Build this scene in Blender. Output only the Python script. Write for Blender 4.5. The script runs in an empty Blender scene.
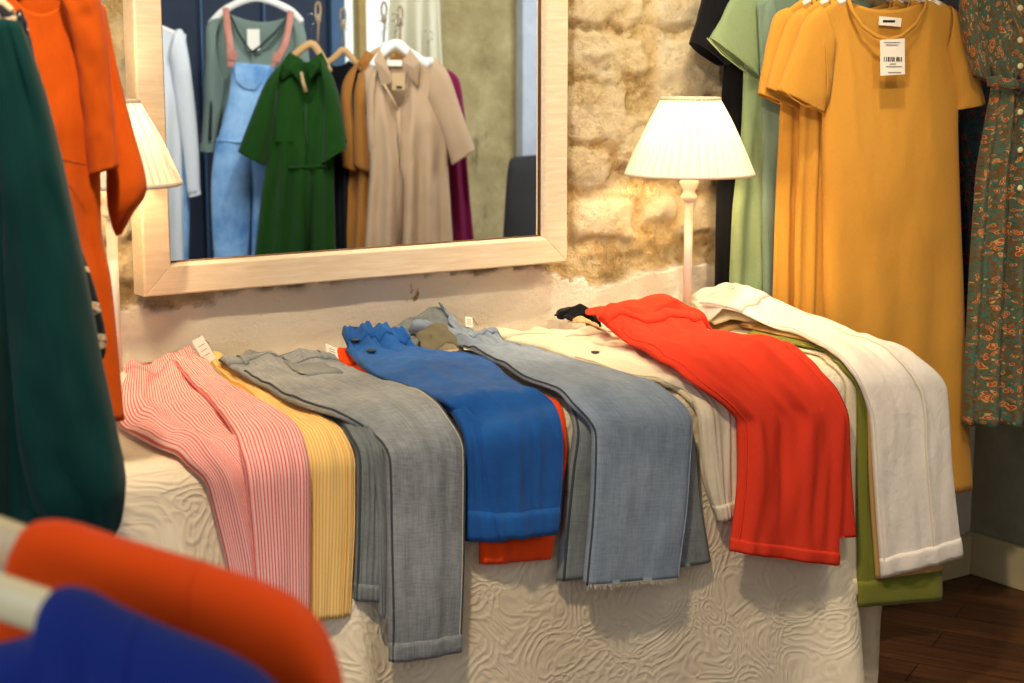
import bpy, bmesh, math, random
from mathutils import Vector, Matrix, Euler, noise as mnoise
random.seed(7)
SC = bpy.context.scene
COL = SC.collection
PI = math.pi

# ------------------------------------------------------------------ camera
F = 1600.0
CAM = Vector((-1.88, -2.62, 1.25))
ROT = Euler((math.radians(90 - 9.63), 0, math.radians(-33.8)), 'XYZ').to_matrix()
RIGHT = ROT @ Vector((1, 0, 0))
def ray(px, py): return ROT @ Vector(((px - 512) / F, (341.5 - py) / F, -1))
def at(px, py, d): return CAM + ray(px, py) * d
def on_y(px, py, y):
    r = ray(px, py); return CAM + r * ((y - CAM.y) / r.y)
def on_z(px, py, z):
    r = ray(px, py); return CAM + r * ((z - CAM.z) / r.z)
def on_plane(px, py, p, n):
    r = ray(px, py); return CAM + r * ((p - CAM).dot(n) / r.dot(n))

# ------------------------------------------------------------------ small maths
def lerp(a, b, t): return a + (b - a) * t
def clamp(x, a=0., b=1.): return max(a, min(b, x))
def smooth(x):
    x = clamp(x); return x * x * (3 - 2 * x)
def nz(x, y, z=0.): return mnoise.noise(Vector((x, y, z)))
def fbm(x, y, z=0., o=3):
    a, f, t = 1., 1., 0.
    for _ in range(o):
        t += a * nz(x * f, y * f, z + f); a *= .5; f *= 2.1
    return t
def interp(keys, x):
    """smooth interpolation of sorted (x, value...) keys, linear outside"""
    n = len(keys)
    if n == 1: return keys[0][1:]
    i = 0
    while i < n - 2 and x > keys[i + 1][0]: i += 1
    a, b = keys[i], keys[i + 1]
    h = b[0] - a[0]; t = (x - a[0]) / h
    out = []
    for k in range(1, len(a)):
        d = (b[k] - a[k]) / h
        def slope(j):
            if j <= 0: return (keys[1][k] - keys[0][k]) / (keys[1][0] - keys[0][0])
            if j >= n - 1: return (keys[-1][k] - keys[-2][k]) / (keys[-1][0] - keys[-2][0])
            l = (keys[j][k] - keys[j-1][k]) / (keys[j][0] - keys[j-1][0])
            r = (keys[j+1][k] - keys[j][k]) / (keys[j+1][0] - keys[j][0])
            if l * r <= 0: return 0.
            return 2 * l * r / (l + r)
        if t < 0: out.append(a[k] + slope(0) * (x - a[0]))
        elif t > 1: out.append(b[k] + slope(n - 1) * (x - b[0]))
        else:
            m0, m1 = slope(i) * h, slope(i + 1) * h
            t2, t3 = t * t, t * t * t
            out.append((2*t3-3*t2+1)*a[k] + (t3-2*t2+t)*m0 + (-2*t3+3*t2)*b[k] + (t3-t2)*m1)
    return out
def resample(pts, n):
    """n points on a Catmull-Rom curve through tuples"""
    out = []
    m = len(pts) - 1
    for i in range(n):
        x = i / (n - 1) * m; j = min(int(x), m - 1); t = x - j
        p0 = pts[max(j-1, 0)]; p1 = pts[j]; p2 = pts[j+1]; p3 = pts[min(j+2, m)]
        out.append(tuple(.5*((2*b)+(-a+c)*t+(2*a-5*b+4*c-d)*t*t+(-a+3*b-3*c+d)*t**3) for a, b, c, d in zip(p0, p1, p2, p3)))
    return out

# ------------------------------------------------------------------ scene graph
ROOTLOC = {}
MIRROR_Y = None            # when set, everything built is reflected in this plane (the far side of the room)
def MP(p):
    if MIRROR_Y is None: return Vector(p)
    return Vector((p[0], 2 * MIRROR_Y - p[1], p[2]))
def tag(o, label=None, cat=None, group=None, kind=None):
    if label: o['label'] = label
    if cat: o['category'] = cat
    if group: o['group'] = group
    if kind: o['kind'] = kind
    return o
def thing(name, label, cat, loc, group=None):
    o = bpy.data.objects.new(name, None); COL.objects.link(o)
    l = MP(loc); o.location = l; o.empty_display_size = .05
    ROOTLOC[o] = l
    return tag(o, label, cat, group)
def mk(name, verts, faces, mat, parent=None, uvs=None, smooth_=True, sub=0, solid=0., bevel=0., label=None, recalc=True, off=0.):
    vs = [MP(v) for v in verts]
    if parent is not None: loc = ROOTLOC[parent]
    else:
        lo = [min(v[i] for v in vs) for i in range(3)]; hi = [max(v[i] for v in vs) for i in range(3)]
        loc = Vector(((lo[0]+hi[0])/2, (lo[1]+hi[1])/2, lo[2]))
    me = bpy.data.meshes.new(name)
    me.from_pydata([v - loc for v in vs], [], faces)
    if uvs:
        ul = me.uv_layers.new(name='UVMap')
        k = 0
        for fu in uvs:
            for c in fu:
                ul.data[k].uv = c; k += 1
    if recalc:
        bm = bmesh.new(); bm.from_mesh(me)
        bmesh.ops.recalc_face_normals(bm, faces=bm.faces); bm.to_mesh(me); bm.free()
    if smooth_: me.polygons.foreach_set('use_smooth', [True] * len(me.polygons))
    if mat: me.materials.append(mat)
    o = bpy.data.objects.new(name, me); COL.objects.link(o)
    if parent is not None:
        o.parent = parent; ROOTLOC[o] = loc
    else:
        o.location = loc; ROOTLOC[o] = loc
    if bevel:
        m = o.modifiers.new('bevel', 'BEVEL'); m.width = bevel; m.segments = 3; m.limit_method = 'ANGLE'
    if solid:
        m = o.modifiers.new('solid', 'SOLIDIFY'); m.thickness = solid; m.offset = off
    if sub:
        m = o.modifiers.new('sub', 'SUBSURF'); m.levels = sub; m.render_levels = sub
    if label: o['label'] = label
    return o
def copy_tree(o, parent=None):
    c = o.copy(); COL.objects.link(c); c.parent = parent
    ROOTLOC[c] = ROOTLOC[o]
    for ch in list(o.children): copy_tree(ch, c)
    return c
def loft(name, rows, mat, parent=None, closed=True, caps=(0, 0), U=None, V=None, **kw):
    nr, nc = len(rows), len(rows[0])
    verts = [p for r in rows for p in r]
    faces, uvs = [], []
    for i in range(nr - 1):
        for j in range(nc if closed else nc - 1):
            k = (j + 1) % nc
            faces.append((i*nc+j, i*nc+k, (i+1)*nc+k, (i+1)*nc+j))
            if U:
                v0, v1 = V[i], V[i+1]
                uvs.append(((U[j], v0), (U[j+1], v0), (U[j+1], v1), (U[j], v1)))
    for e, r in ((0, 0), (1, nr - 1)):
        if caps[e]:
            c = Vector((0, 0, 0))
            for p in rows[r]: c += Vector(p)
            verts.append(c / nc); ci = len(verts) - 1
            for j in range(nc):
                faces.append((r*nc+j, r*nc+(j+1) % nc, ci))
                if U: uvs.append(((U[j], V[r]), (U[j+1], V[r]), (U[j], V[r])))
    return mk(name, verts, faces, mat, parent, uvs if U else None, **kw)
def tube_geo(path, rad, n=10, flat=1., up=Vector((0, 0, 1))):
    rows = []
    m = len(path); path = [Vector(p) for p in path]
    for i in range(m):
        t = (path[min(i+1, m-1)] - path[max(i-1, 0)]).normalized()
        s = t.cross(up)
        if s.length < 1e-4: s = t.cross(Vector((1, 0, .1)))
        s.normalize(); w = s.cross(t)
        r = rad(i/(m-1)) if callable(rad) else rad
        rows.append([path[i] + s*math.cos(2*PI*j/n)*r*flat + w*math.sin(2*PI*j/n)*r for j in range(n)])
    return rows
def tube(name, path, rad, mat, parent=None, n=10, flat=1., caps=(1, 1), up=Vector((0, 0, 1)), **kw):
    V = [0.]
    for a, b in zip(path[:-1], path[1:]): V.append(V[-1] + (Vector(b)-Vector(a)).length)
    return loft(name, tube_geo(path, rad, n, flat, up), mat, parent, True, caps, U=[j/n*.06 for j in range(n+1)], V=V, **kw)
def lathe(name, c, prof, mat, parent=None, n=32, caps=(1, 1), **kw):
    rows = [[Vector((c[0]+r*math.cos(2*PI*j/n), c[1]+r*math.sin(2*PI*j/n), c[2]+z)) for j in range(n)] for r, z in prof]
    return loft(name, rows, mat, parent, True, caps, **kw)
def box_geo(lo, hi):
    x0, y0, z0 = lo; x1, y1, z1 = hi
    v = [Vector(p) for p in ((x0,y0,z0),(x1,y0,z0),(x1,y1,z0),(x0,y1,z0),(x0,y0,z1),(x1,y0,z1),(x1,y1,z1),(x0,y1,z1))]
    f = [(3,2,1,0),(4,5,6,7),(0,1,5,4),(1,2,6,5),(2,3,7,6),(3,0,4,7)]
    return v, f
def box(name, lo, hi, mat, parent=None, bevel=0., **kw):
    v, f = box_geo(lo, hi)
    return mk(name, v, f, mat, parent, bevel=bevel, smooth_=False, **kw)
def hexa(name, p8, mat, parent=None, bevel=0., **kw):
    f = [(3,2,1,0),(4,5,6,7),(0,1,5,4),(1,2,6,5),(2,3,7,6),(3,0,4,7)]
    return mk(name, p8, f, mat, parent, bevel=bevel, smooth_=False, **kw)
def card(name, c, ux, uy, w, h, t, mat, parent=None, **kw):
    """thin board centred at c, spanned by unit vectors ux, uy"""
    n = ux.cross(uy).normalized()
    p = []
    for d in (-t/2, t/2):
        for a, b in ((-1,-1),(1,-1),(1,1),(-1,1)):
            p.append(c + ux*a*w/2 + uy*b*h/2 + n*d)
    return hexa(name, p, mat, parent, **kw)

# ------------------------------------------------------------------ materials
def lin(h):
    h = h.lstrip('#'); c = [int(h[i:i+2], 16)/255 for i in (0, 2, 4)]
    return tuple((x/12.92 if x <= .04045 else ((x+.055)/1.055)**2.4) for x in c) + (1.,)
class NT:
    def __init__(s, name):
        s.m = bpy.data.materials.new(name); s.m.use_nodes = True
        s.t = s.m.node_tree; s.t.nodes.clear()
        s.out = s.n('ShaderNodeOutputMaterial')
    def n(s, typ, **kw):
        d = s.t.nodes.new(typ)
        for k, v in kw.items(): setattr(d, k, v)
        return d
    def l(s, a, b): s.t.links.new(a, b)
    def coord(s, which='Object', scale=(1, 1, 1), rot=(0, 0, 0)):
        c = s.n('ShaderNodeTexCoord'); m = s.n('ShaderNodeMapping')
        m.inputs['Scale'].default_value = scale; m.inputs['Rotation'].default_value = rot
        s.l(c.outputs[which], m.inputs[0]); return m.outputs[0]
    def noise(s, vec, scale, detail=3., rough=.5, dist=0.):
        d = s.n('ShaderNodeTexNoise'); d.inputs['Scale'].default_value = scale
        d.inputs['Detail'].default_value = detail; d.inputs['Roughness'].default_value = rough
        d.inputs['Distortion'].default_value = dist
        s.l(vec, d.inputs['Vector']); return d.outputs['Fac']
    def ramp(s, fac, stops, interp='LINEAR'):
        r = s.n('ShaderNodeValToRGB'); e = r.color_ramp.elements; r.color_ramp.interpolation = interp
        while len(e) < len(stops): e.new(.5)
        for x, (p, c) in zip(e, stops):
            x.position = p; x.color = c if isinstance(c, tuple) else lin(c)
        s.l(fac, r.inputs[0]); return r.outputs[0]
    def mix(s, fac, a, b, mode='MIX'):
        d = s.n('ShaderNodeMix', data_type='RGBA', blend_type=mode)
        for k, x in ((0, fac), (6, a), (7, b)):
            if hasattr(x, 'links'): s.l(x, d.inputs[k])
            else: d.inputs[k].default_value = x
        return d.outputs[2]
    def math(s, op, a, b=0., c=0.):
        d = s.n('ShaderNodeMath', operation=op)
        for k, x in enumerate((a, b, c)):
            if hasattr(x, 'links'): s.l(x, d.inputs[k])
            else: d.inputs[k].default_value = x
        return d.outputs[0]
    def bump(s, h, strength=.3, dist=.002, normal=None):
        b = s.n('ShaderNodeBump'); b.inputs['Strength'].default_value = strength; b.inputs['Distance'].default_value = dist
        s.l(h, b.inputs['Height'])
        if normal: s.l(normal, b.inputs['Normal'])
        return b.outputs[0]
    def bsdf(s, col, rough=.8, normal=None, spec=.3, sheen=0., metal=0.):
        b = s.n('ShaderNodeBsdfPrincipled')
        if hasattr(col, 'links'): s.l(col, b.inputs['Base Color'])
        else: b.inputs['Base Color'].default_value = col
        if hasattr(rough, 'links'): s.l(rough, b.inputs['Roughness'])
        else: b.inputs['Roughness'].default_value = rough
        b.inputs['Specular IOR Level'].default_value = spec
        b.inputs['Metallic'].default_value = metal
        b.inputs['Sheen Weight'].default_value = sheen
        if normal: s.l(normal, b.inputs['Normal'])
        s.l(b.outputs[0], s.out.inputs[0]); return b
def shade(hexcol, k):
    c = lin(hexcol); return (min(c[0]*k, 1), min(c[1]*k, 1), min(c[2]*k, 1), 1.)

def plain(name, col, rough=.5, var=.06, spec=.4, metal=0., scale=20):
    t = NT(name); v = t.coord('Object')
    f = t.noise(v, scale, 3)
    c = t.ramp(f, [(.3, shade(col, 1-var)), (.7, shade(col, 1+var))])
    t.bsdf(c, rough, t.bump(f, .05, .001), spec, metal=metal); return t.m
def cloth(name, col, rough=.92, var=.08, sheen=.08, weave=.25, crease=.0, spec=.12):
    t = NT(name); v = t.coord('Object'); uv = t.coord('UV')
    f = t.noise(v, 5, 4, .6)
    c = t.ramp(f, [(.3, shade(col, 1-var)), (.7, shade(col, 1+var))])
    uvs = t.coord('UV', (1, .25, 1))
    g = t.noise(uvs, 420, 2)
    c = t.mix(.10, c, t.ramp(g, [(.3, shade(col, .6)), (.7, shade(col, 1.35))]))
    n = t.bump(t.noise(uv, 600, 2), weave, .0006)
    w = t.noise(v, 28, 5, .6, .6)
    n = t.bump(w, .25 + crease, .003 + .006*crease, n)
    t.bsdf(c, rough, n, spec, sheen); return t.m
def denim(name, col, light, rough=.85, streak=.5):
    t = NT(name); v = t.coord('Object'); uv = t.coord('UV', (1, .06, 1)); uv2 = t.coord('UV', (.12, 1, 1))
    a = t.noise(uv, 330, 3, .7); b = t.noise(uv2, 330, 2); d = t.noise(v, 7, 5, .65)
    c = t.ramp(d, [(.32, shade(col, .85)), (.68, lin(light))])
    c = t.mix(streak*.6, c, t.ramp(a, [(.3, shade(col, .6)), (.7, shade(light, 1.2))]))
    c = t.mix(streak*.25, c, t.ramp(b, [(.35, shade(col, .55)), (.65, shade(light, 1.2))]))
    n = t.bump(t.noise(t.coord('UV'), 700, 2), .3, .0006)
    n = t.bump(t.noise(v, 26, 5, .65, .8), .45, .004, n)
    t.bsdf(c, rough, n, .2, .1); return t.m
def striped(name, base, line, period=.0062, width=.38, rough=.9, soft=.12):
    t = NT(name); c = t.n('ShaderNodeTexCoord'); sp = t.n('ShaderNodeSeparateXYZ'); t.l(c.outputs['UV'], sp.inputs[0])
    x = t.math('MULTIPLY', sp.outputs[0], 1/period); x = t.math('FRACT', x)
    x = t.math('ABSOLUTE', t.math('SUBTRACT', x, .5))
    f = t.ramp(x, [(clamp(width/2 - soft/2), (1, 1, 1, 1)), (width/2 + soft/2, (0, 0, 0, 1))])
    v = t.coord('Object'); n0 = t.noise(v, 6, 4)
    b = t.ramp(n0, [(.3, shade(base, .94)), (.7, shade(base, 1.05))])
    col = t.mix(f, b, lin(line))
    n = t.bump(x, .12, .0006); n = t.bump(t.noise(v, 26, 5, .6, .6), .3, .004, n)
    t.bsdf(col, rough, n, .2, .1); return t.m
def floral(name, ground, c1, c2, c3, c4, scale=24):
    t = NT(name); uv = t.coord('UV')
    nv = t.n('ShaderNodeTexNoise'); nv.inputs['Scale'].default_value = scale*.8; nv.inputs['Detail'].default_value = 2
    t.l(uv, nv.inputs['Vector'])
    ad = t.n('ShaderNodeVectorMath', operation='MULTIPLY_ADD'); t.l(nv.outputs['Color'], ad.inputs[0])
    ad.inputs[1].default_value = (.035, .035, .035); t.l(uv, ad.inputs[2])
    def vor(sc, off):
        m = t.n('ShaderNodeMapping'); m.inputs['Location'].default_value = off; t.l(ad.outputs[0], m.inputs[0])
        d = t.n('ShaderNodeTexVoronoi'); d.inputs['Scale'].default_value = sc; t.l(m.outputs[0], d.inputs['Vector']); return d
    a = vor(scale, (0, 0, 0)); b = vor(scale*1.7, (3.1, 1.7, 0)); e = vor(scale*2.6, (7.7, 2.2, 0))
    base = t.ramp(t.noise(uv, scale*1.3, 3, .6, 1.5), [(.36, ground), (.47, c1), (.53, c4), (.64, ground)])
    leaf = t.ramp(e.outputs['Distance'], [(.0, (1, 1, 1, 1)), (.34, (1, 1, 1, 1)), (.40, (0, 0, 0, 1))])
    lc = t.mix(e.outputs['Color'], lin(c1), lin(c4))
    base = t.mix(t.math('MULTIPLY', leaf, .8), base, lc)
    fl = t.ramp(b.outputs['Distance'], [(0, c3), (.10, c3), (.16, c2), (.30, c2), (.34, c3), (.38, c3)])
    fm = t.ramp(b.outputs['Distance'], [(.36, (1, 1, 1, 1)), (.40, (0, 0, 0, 1))])
    sel = t.math('GREATER_THAN', t.noise(b.outputs['Color'], 3, 0), .47)
    col = t.mix(t.math('MULTIPLY', fm, sel), base, fl)
    big = t.ramp(a.outputs['Distance'], [(0, c2), (.12, c2), (.16, c3), (.22, c2), (.30, c2), (.33, c3), (.36, c3)])
    bm_ = t.ramp(a.outputs['Distance'], [(.34, (1, 1, 1, 1)), (.38, (0, 0, 0, 1))])
    sel2 = t.math('GREATER_THAN', t.noise(a.outputs['Color'], 3, 0), .5)
    col = t.mix(t.math('MULTIPLY', bm_, sel2), col, big)
    t.bsdf(col, .75, t.bump(t.noise(t.coord('Object'), 28, 4), .25, .004), .25, .1); return t.m
def emit(name, col, s):
    t = NT(name); e = t.n('ShaderNodeEmission'); e.inputs[0].default_value = lin(col) if isinstance(col, str) else col
    e.inputs[1].default_value = s; t.l(e.outputs[0], t.out.inputs[0]); return t.m

M = {}
M['yellow'] = cloth('mustard jersey', '#C28C36', var=.04, sheen=.1)
M['sage'] = cloth('sage jersey', '#7F946C', var=.06)
M['greygreen'] = cloth('grey green jersey', '#6C8271', var=.06)
M['black'] = cloth('black cloth', '#0B0C10', var=.1)
M['pink'] = striped('pink stripe', '#F0C4BE', '#DA5A4E', .0040, .42)
M['yellowstripe'] = striped('yellow stripe', '#F4D692', '#E8AE48', .0038, .42)
M['greyjean'] = denim('grey denim', '#686F74', '#A6ABAB', streak=.6)
M['greyjean_dark'] = denim('grey denim side', '#646C6C', '#8A9190')
M['bluejean'] = denim('blue cotton', '#14509A', '#2163AE', streak=.25)
M['paledenim'] = denim('pale wide denim', '#7687 9A'.replace(' ', ''), '#9AA8B6')
M['orangecotton'] = cloth('orange cotton', '#F04A12', var=.05)
M['beige'] = cloth('beige linen', '#DCCFB2', var=.05, crease=.25)
M['red'] = cloth('coral red viscose', '#DE3E26', var=.04, sheen=0., spec=.08)
M['white'] = cloth('cream linen', '#EADFCF', var=.05, crease=.3)
M['cream'] = cloth('ecru linen', '#DDCDA9', var=.05)
M['tan'] = cloth('tan cotton', '#C59A5C', var=.06)
M['olive'] = cloth('olive cotton', '#757628', var=.07)
M['teal'] = cloth('bottle green knit', '#04332F', var=.08, weave=.5)
M['tunic'] = cloth('burnt orange crepe', '#D0560C', var=.04)
M['royal'] = cloth('royal blue wool', '#16286E', var=.06)
M['flame'] = cloth('flame orange wool', '#F0500F', var=.05)
M['lining'] = cloth('olive grey pocket lining', '#6B6650')
M['stitch'] = plain('pale thread', '#C9C3B0', .8)
M['darkstitch'] = plain('dark seam', '#3C4449', .9)
M['paper'] = plain('tag paper', '#EFEAD8', .6, .03)
M['kraft'] = plain('kraft tag', '#C9A878', .7, .06)
M['ink'] = plain('print ink', '#1A1A18', .6)
M['inkgrey'] = plain('grey ink', '#8C887C', .6)
M['hanger_white'] = plain('white hanger', '#F1EDE2', .35, .02)
M['hanger_cream'] = plain('cream hanger', '#DCCB9C', .4, .05)
M['hanger_wood'] = plain('wooden hanger', '#C29A62', .5, .1)
M['steel'] = plain('steel', '#B9B9B6', .25, .02, metal=1.)
M['leather'] = plain('pinkish brown leather', '#B97B68', .55, .1)
M['cord'] = plain('hemp cord', '#9A8468', .9, .15, scale=90)
M['floral'] = floral('floral print', '#4A5028', '#2E7262', '#A0441C', '#D0AA6A', '#7A441C', 52)
M['floral2'] = floral('red teal print', '#1A4048', '#1E5A60', '#7E221C', '#9A5A40', '#5A1C1C', 30)
M['blackfloral'] = floral('black floral trim', '#0A0A0C', '#14141A', '#C7A37A', '#E8D8BC', '#0A0A0C', 40)
M['button'] = plain('pearl button', '#E6D9A6', .3)
M['chambray'] = denim('light blue chambray', '#4E8ED2', '#A2CCF0', streak=.3)
M['blouse'] = cloth('grey green blouse', '#78897F', var=.08)
M['blouse_dark'] = cloth('dark green edging and fold shade', '#33403A')
M['whiteshirt'] = cloth('white shirt', '#DCE2E4', var=.03)
M['forest'] = cloth('forest green twill', '#1A4010', var=.08)
M['caramel'] = cloth('caramel twill', '#A87032', var=.08)
M['sandtwill'] = cloth('sand twill', '#BC9E7C', var=.06)
M['burgundy'] = cloth('burgundy cloth', '#7A1440', var=.08)
M['curtain'] = cloth('cream curtain', '#DCD6B8', var=.05)
M['chairgrey'] = plain('dark grey chair', '#3A3C3E', .6)

# wall
def wall_mat():
    t = NT('rough stone and plaster')
    v = t.coord('Object')
    st = t.n('ShaderNodeAttribute', attribute_name='stone').outputs['Fac']
    pl = t.n('ShaderNodeAttribute', attribute_name='plaster').outputs['Fac']
    n1 = t.noise(v, 11, 9, .72); n2 = t.noise(v, 55, 8, .75); n3 = t.noise(v, 4, 3); n4 = t.noise(v, 21, 9, .74)
    mortar = t.ramp(n1, [(.30, '#A0824C'), (.42, '#C8AC74'), (.54, '#DEC998'), (.70, '#EEE3C4')])
    stone = t.ramp(n1, [(.28, '#C4AA78'), (.40, '#E4D4A8'), (.58, '#F2E7C6'), (.75, '#F6EFD8')])
    lime = t.ramp(n4, [(.53, (0, 0, 0, 1)), (.57, (1, 1, 1, 1))])
    mortar = t.mix(t.math('MULTIPLY', lime, .75), mortar, lin('#E6D9B2'))
    dark = t.ramp(n4, [(.33, (1, 1, 1, 1)), (.39, (0, 0, 0, 1))])
    stone = t.mix(t.math('MULTIPLY', dark, .45), stone, lin('#9A7C46'))
    pits = t.ramp(n2, [(.32, '#8A6C3C'), (.43, '#FFFFFF')])
    stone = t.mix(.35, stone, t.mix(1., stone, pits, 'MULTIPLY'))
    mortar = t.mix(.6, mortar, t.mix(1., mortar, pits, 'MULTIPLY'))
    plast = t.ramp(n3, [(.3, '#E6DAC2'), (.7, '#F0E8D8')])
    chips = t.ramp(t.noise(v, 11, 6, .6), [(.69, (0, 0, 0, 1)), (.72, (1, 1, 1, 1))])
    plast = t.mix(chips, plast, lin('#A98650'))
    c = t.mix(pl, t.mix(st, mortar, stone), plast)
    h = t.math('ADD', t.math('MULTIPLY', n4, .8), t.math('MULTIPLY', n2, .6))
    amt = t.math('SUBTRACT', 1., t.math('MULTIPLY', pl, .72))
    t.bsdf(c, .95, t.bump(t.math('MULTIPLY', h, amt), 1., .03), .12); return t.m
M['wall'] = wall_mat()
def rough_plaster(name, a, b, d, stain=None):
    t = NT(name); v = t.coord('Object'); n1 = t.noise(v, 5, 6, .7); n2 = t.noise(v, 40, 5, .7)
    c = t.ramp(n1, [(.3, a), (.55, b), (.75, d)])
    if stain:
        s = t.ramp(t.noise(t.coord('Object', (1, 1, .35)), 4.2, 5, .7), [(.62, (0, 0, 0, 1)), (.70, (1, 1, 1, 1))])
        c = t.mix(t.math('MULTIPLY', s, .75), c, lin(stain))
    t.bsdf(c, .95, t.bump(n2, .6, .01), .15); return t.m
M['farstone'] = rough_plaster('far stone wall', '#8F7F55', '#B3A273', '#C9BA8C', '#4A4436')
M['farwhite'] = rough_plaster('far white wall', '#B4BCC8', '#C6CDD6', '#D6DBE0')
M['sidewall'] = rough_plaster('grey side wall', '#8A8468', '#9C967A', '#ACA488', '#6E684A')
M['ceiling'] = plain('ceiling plaster', '#E9E2D2', .9)
M['skirting'] = plain('cream skirting', '#BFAF86', .6, .08, scale=8)
M['navy'] = plain('navy painted boards', '#16243A', .6, .15, scale=6)
M['navylight'] = plain('blue grey board', '#3C5C7C', .6, .1, scale=6)
M['gold'] = plain('ochre post', '#A88C50', .7, .1)
M['daylight'] = emit('daylight through pane', (.93, 1., .90, 1), 1.15)
def floor_mat():
    t = NT('dark walnut planks'); v = t.coord('Object')
    b = t.n('ShaderNodeTexBrick'); b.offset = .37
    b.inputs['Scale'].default_value = 1; b.inputs['Brick Width'].default_value = 1.3; b.inputs['Row Height'].default_value = .11
    b.inputs['Mortar Size'].default_value = .0015; b.inputs['Mortar'].default_value = lin('#0C0603')
    b.inputs['Color1'].default_value = (0, 0, 0, 1); b.inputs['Color2'].default_value = (1, 1, 1, 1)
    m = t.n('ShaderNodeMapping'); m.inputs['Rotation'].default_value = (0, 0, math.radians(62)); t.l(v, m.inputs[0]); t.l(m.outputs[0], b.inputs['Vector'])
    m2 = t.n('ShaderNodeMapping'); m2.inputs['Scale'].default_value = (1.2, 26, 1); t.l(m.outputs[0], m2.inputs[0])
    g = t.noise(m2.outputs[0], 3, 5, .6, .4)
    c = t.ramp(g, [(.25, '#32200F'), (.5, '#5A361C'), (.8, '#7A4E2A')])
    c = t.mix(.35, c, t.mix(1., c, t.mix(b.outputs['Color'], lin('#5A4A40'), lin('#FFFFFF')), 'MULTIPLY'))
    c = t.mix(b.outputs['Fac'], c, lin('#0C0603'))
    t.bsdf(c, .5, t.bump(g, .1, .001), .35); return t.m
M['floor'] = floor_mat()
def cloth_embossed():
    t = NT('embossed quilted cotton'); uv = t.coord('UV')
    nv = t.n('ShaderNodeTexNoise'); nv.inputs['Scale'].default_value = 7; nv.inputs['Detail'].default_value = 1
    t.l(uv, nv.inputs['Vector'])
    ad = t.n('ShaderNodeVectorMath', operation='MULTIPLY_ADD'); t.l(nv.outputs['Color'], ad.inputs[0])
    ad.inputs[1].default_value = (.16, .16, 0); t.l(uv, ad.inputs[2])
    d = t.n('ShaderNodeTexVoronoi'); d.inputs['Scale'].default_value = 12; t.l(ad.outputs[0], d.inputs['Vector'])
    ring = t.math('SINE', t.math('MULTIPLY', d.outputs['Distance'], 42.))
    d2 = t.n('ShaderNodeTexVoronoi'); d2.inputs['Scale'].default_value = 38; t.l(ad.outputs[0], d2.inputs['Vector'])
    ring2 = t.math('SINE', t.math('MULTIPLY', d2.outputs['Distance'], 14.))
    h = t.math('ADD', t.math('MULTIPLY', t.math('SMOOTH_MAX', ring, -.3, .5), .6), t.math('MULTIPLY', ring2, .35))
    n = t.bump(h, .36, .0028); n = t.bump(t.noise(uv, 500, 2), .2, .0006, n)
    c = t.ramp(t.noise(t.coord('Object'), 4, 3), [(.3, '#DFD0B0'), (.7, '#EBDEC2')])
    t.bsdf(c, .85, n, .25, .15); return t.m
M['tablecloth'] = cloth_embossed()
def wood_pale():
    t = NT('limed pale wood'); v = t.coord('Object', (3, 30, 30)); g = t.noise(v, 4, 5, .6, .5)
    c = t.ramp(g, [(.3, '#D9C3A2'), (.6, '#E6D4B8'), (.8, '#EBDCC4')])
    t.bsdf(c, .5, t.bump(g, .08, .001), .35); return t.m
M['palewood'] = wood_pale()
M['darkwood'] = plain('dark frame rebate', '#6A4A28', .5, .1)
def mirror_mat():
    t = NT('silvered mirror glass'); t.bsdf((.93, .95, .95, 1), .012, None, .5, metal=1.); return t.m
M['mirror'] = mirror_mat()
def shade_mat():
    t = NT('pleated lampshade silk'); c = t.n('ShaderNodeTexCoord'); sp = t.n('ShaderNodeSeparateXYZ'); t.l(c.outputs['UV'], sp.inputs[0])
    wob = t.noise(t.coord('UV', (9, 1.5, 1)), 1., 1)
    x = t.math('FRACT', t.math('ADD', t.math('MULTIPLY', sp.outputs[0], 44.), t.math('MULTIPLY', wob, 2.2)))
    lay = t.ramp(x, [(0, (.03, .03, .03, 1)), (.24, (.05, .05, .05, 1)), (.36, (.19, .19, .19, 1)), (.86, (.12, .12, .12, 1)), (1., (.03, .03, .03, 1))])
    d = t.n('ShaderNodeBsdfDiffuse'); d.inputs[0].default_value = (.86, .78, .64, 1)
    e = t.n('ShaderNodeBsdfTranslucent'); e.inputs[0].default_value = (.90, .76, .54, 1)
    m = t.n('ShaderNodeMixShader'); t.l(lay, m.inputs[0])
    t.l(d.outputs[0], m.inputs[1]); t.l(e.outputs[0], m.inputs[2]); t.l(m.outputs[0], t.out.inputs[0]); return t.m
M['shade'] = shade_mat()
M['shadetrim'] = plain('shade trim', '#D8CCB4', .8)
M['lampwhite'] = plain('white painted lamp', '#EADFCB', .4, .04)
M['bulb'] = emit('warm bulb', (1., .72, .43, 1), 80.)

# ------------------------------------------------------------------ the room
WX = 1.25      # right wall
FY = -4.15      # wall opposite the mirror
H_CEIL = 2.7
def struct(o): o['kind'] = 'structure'; return o
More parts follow.
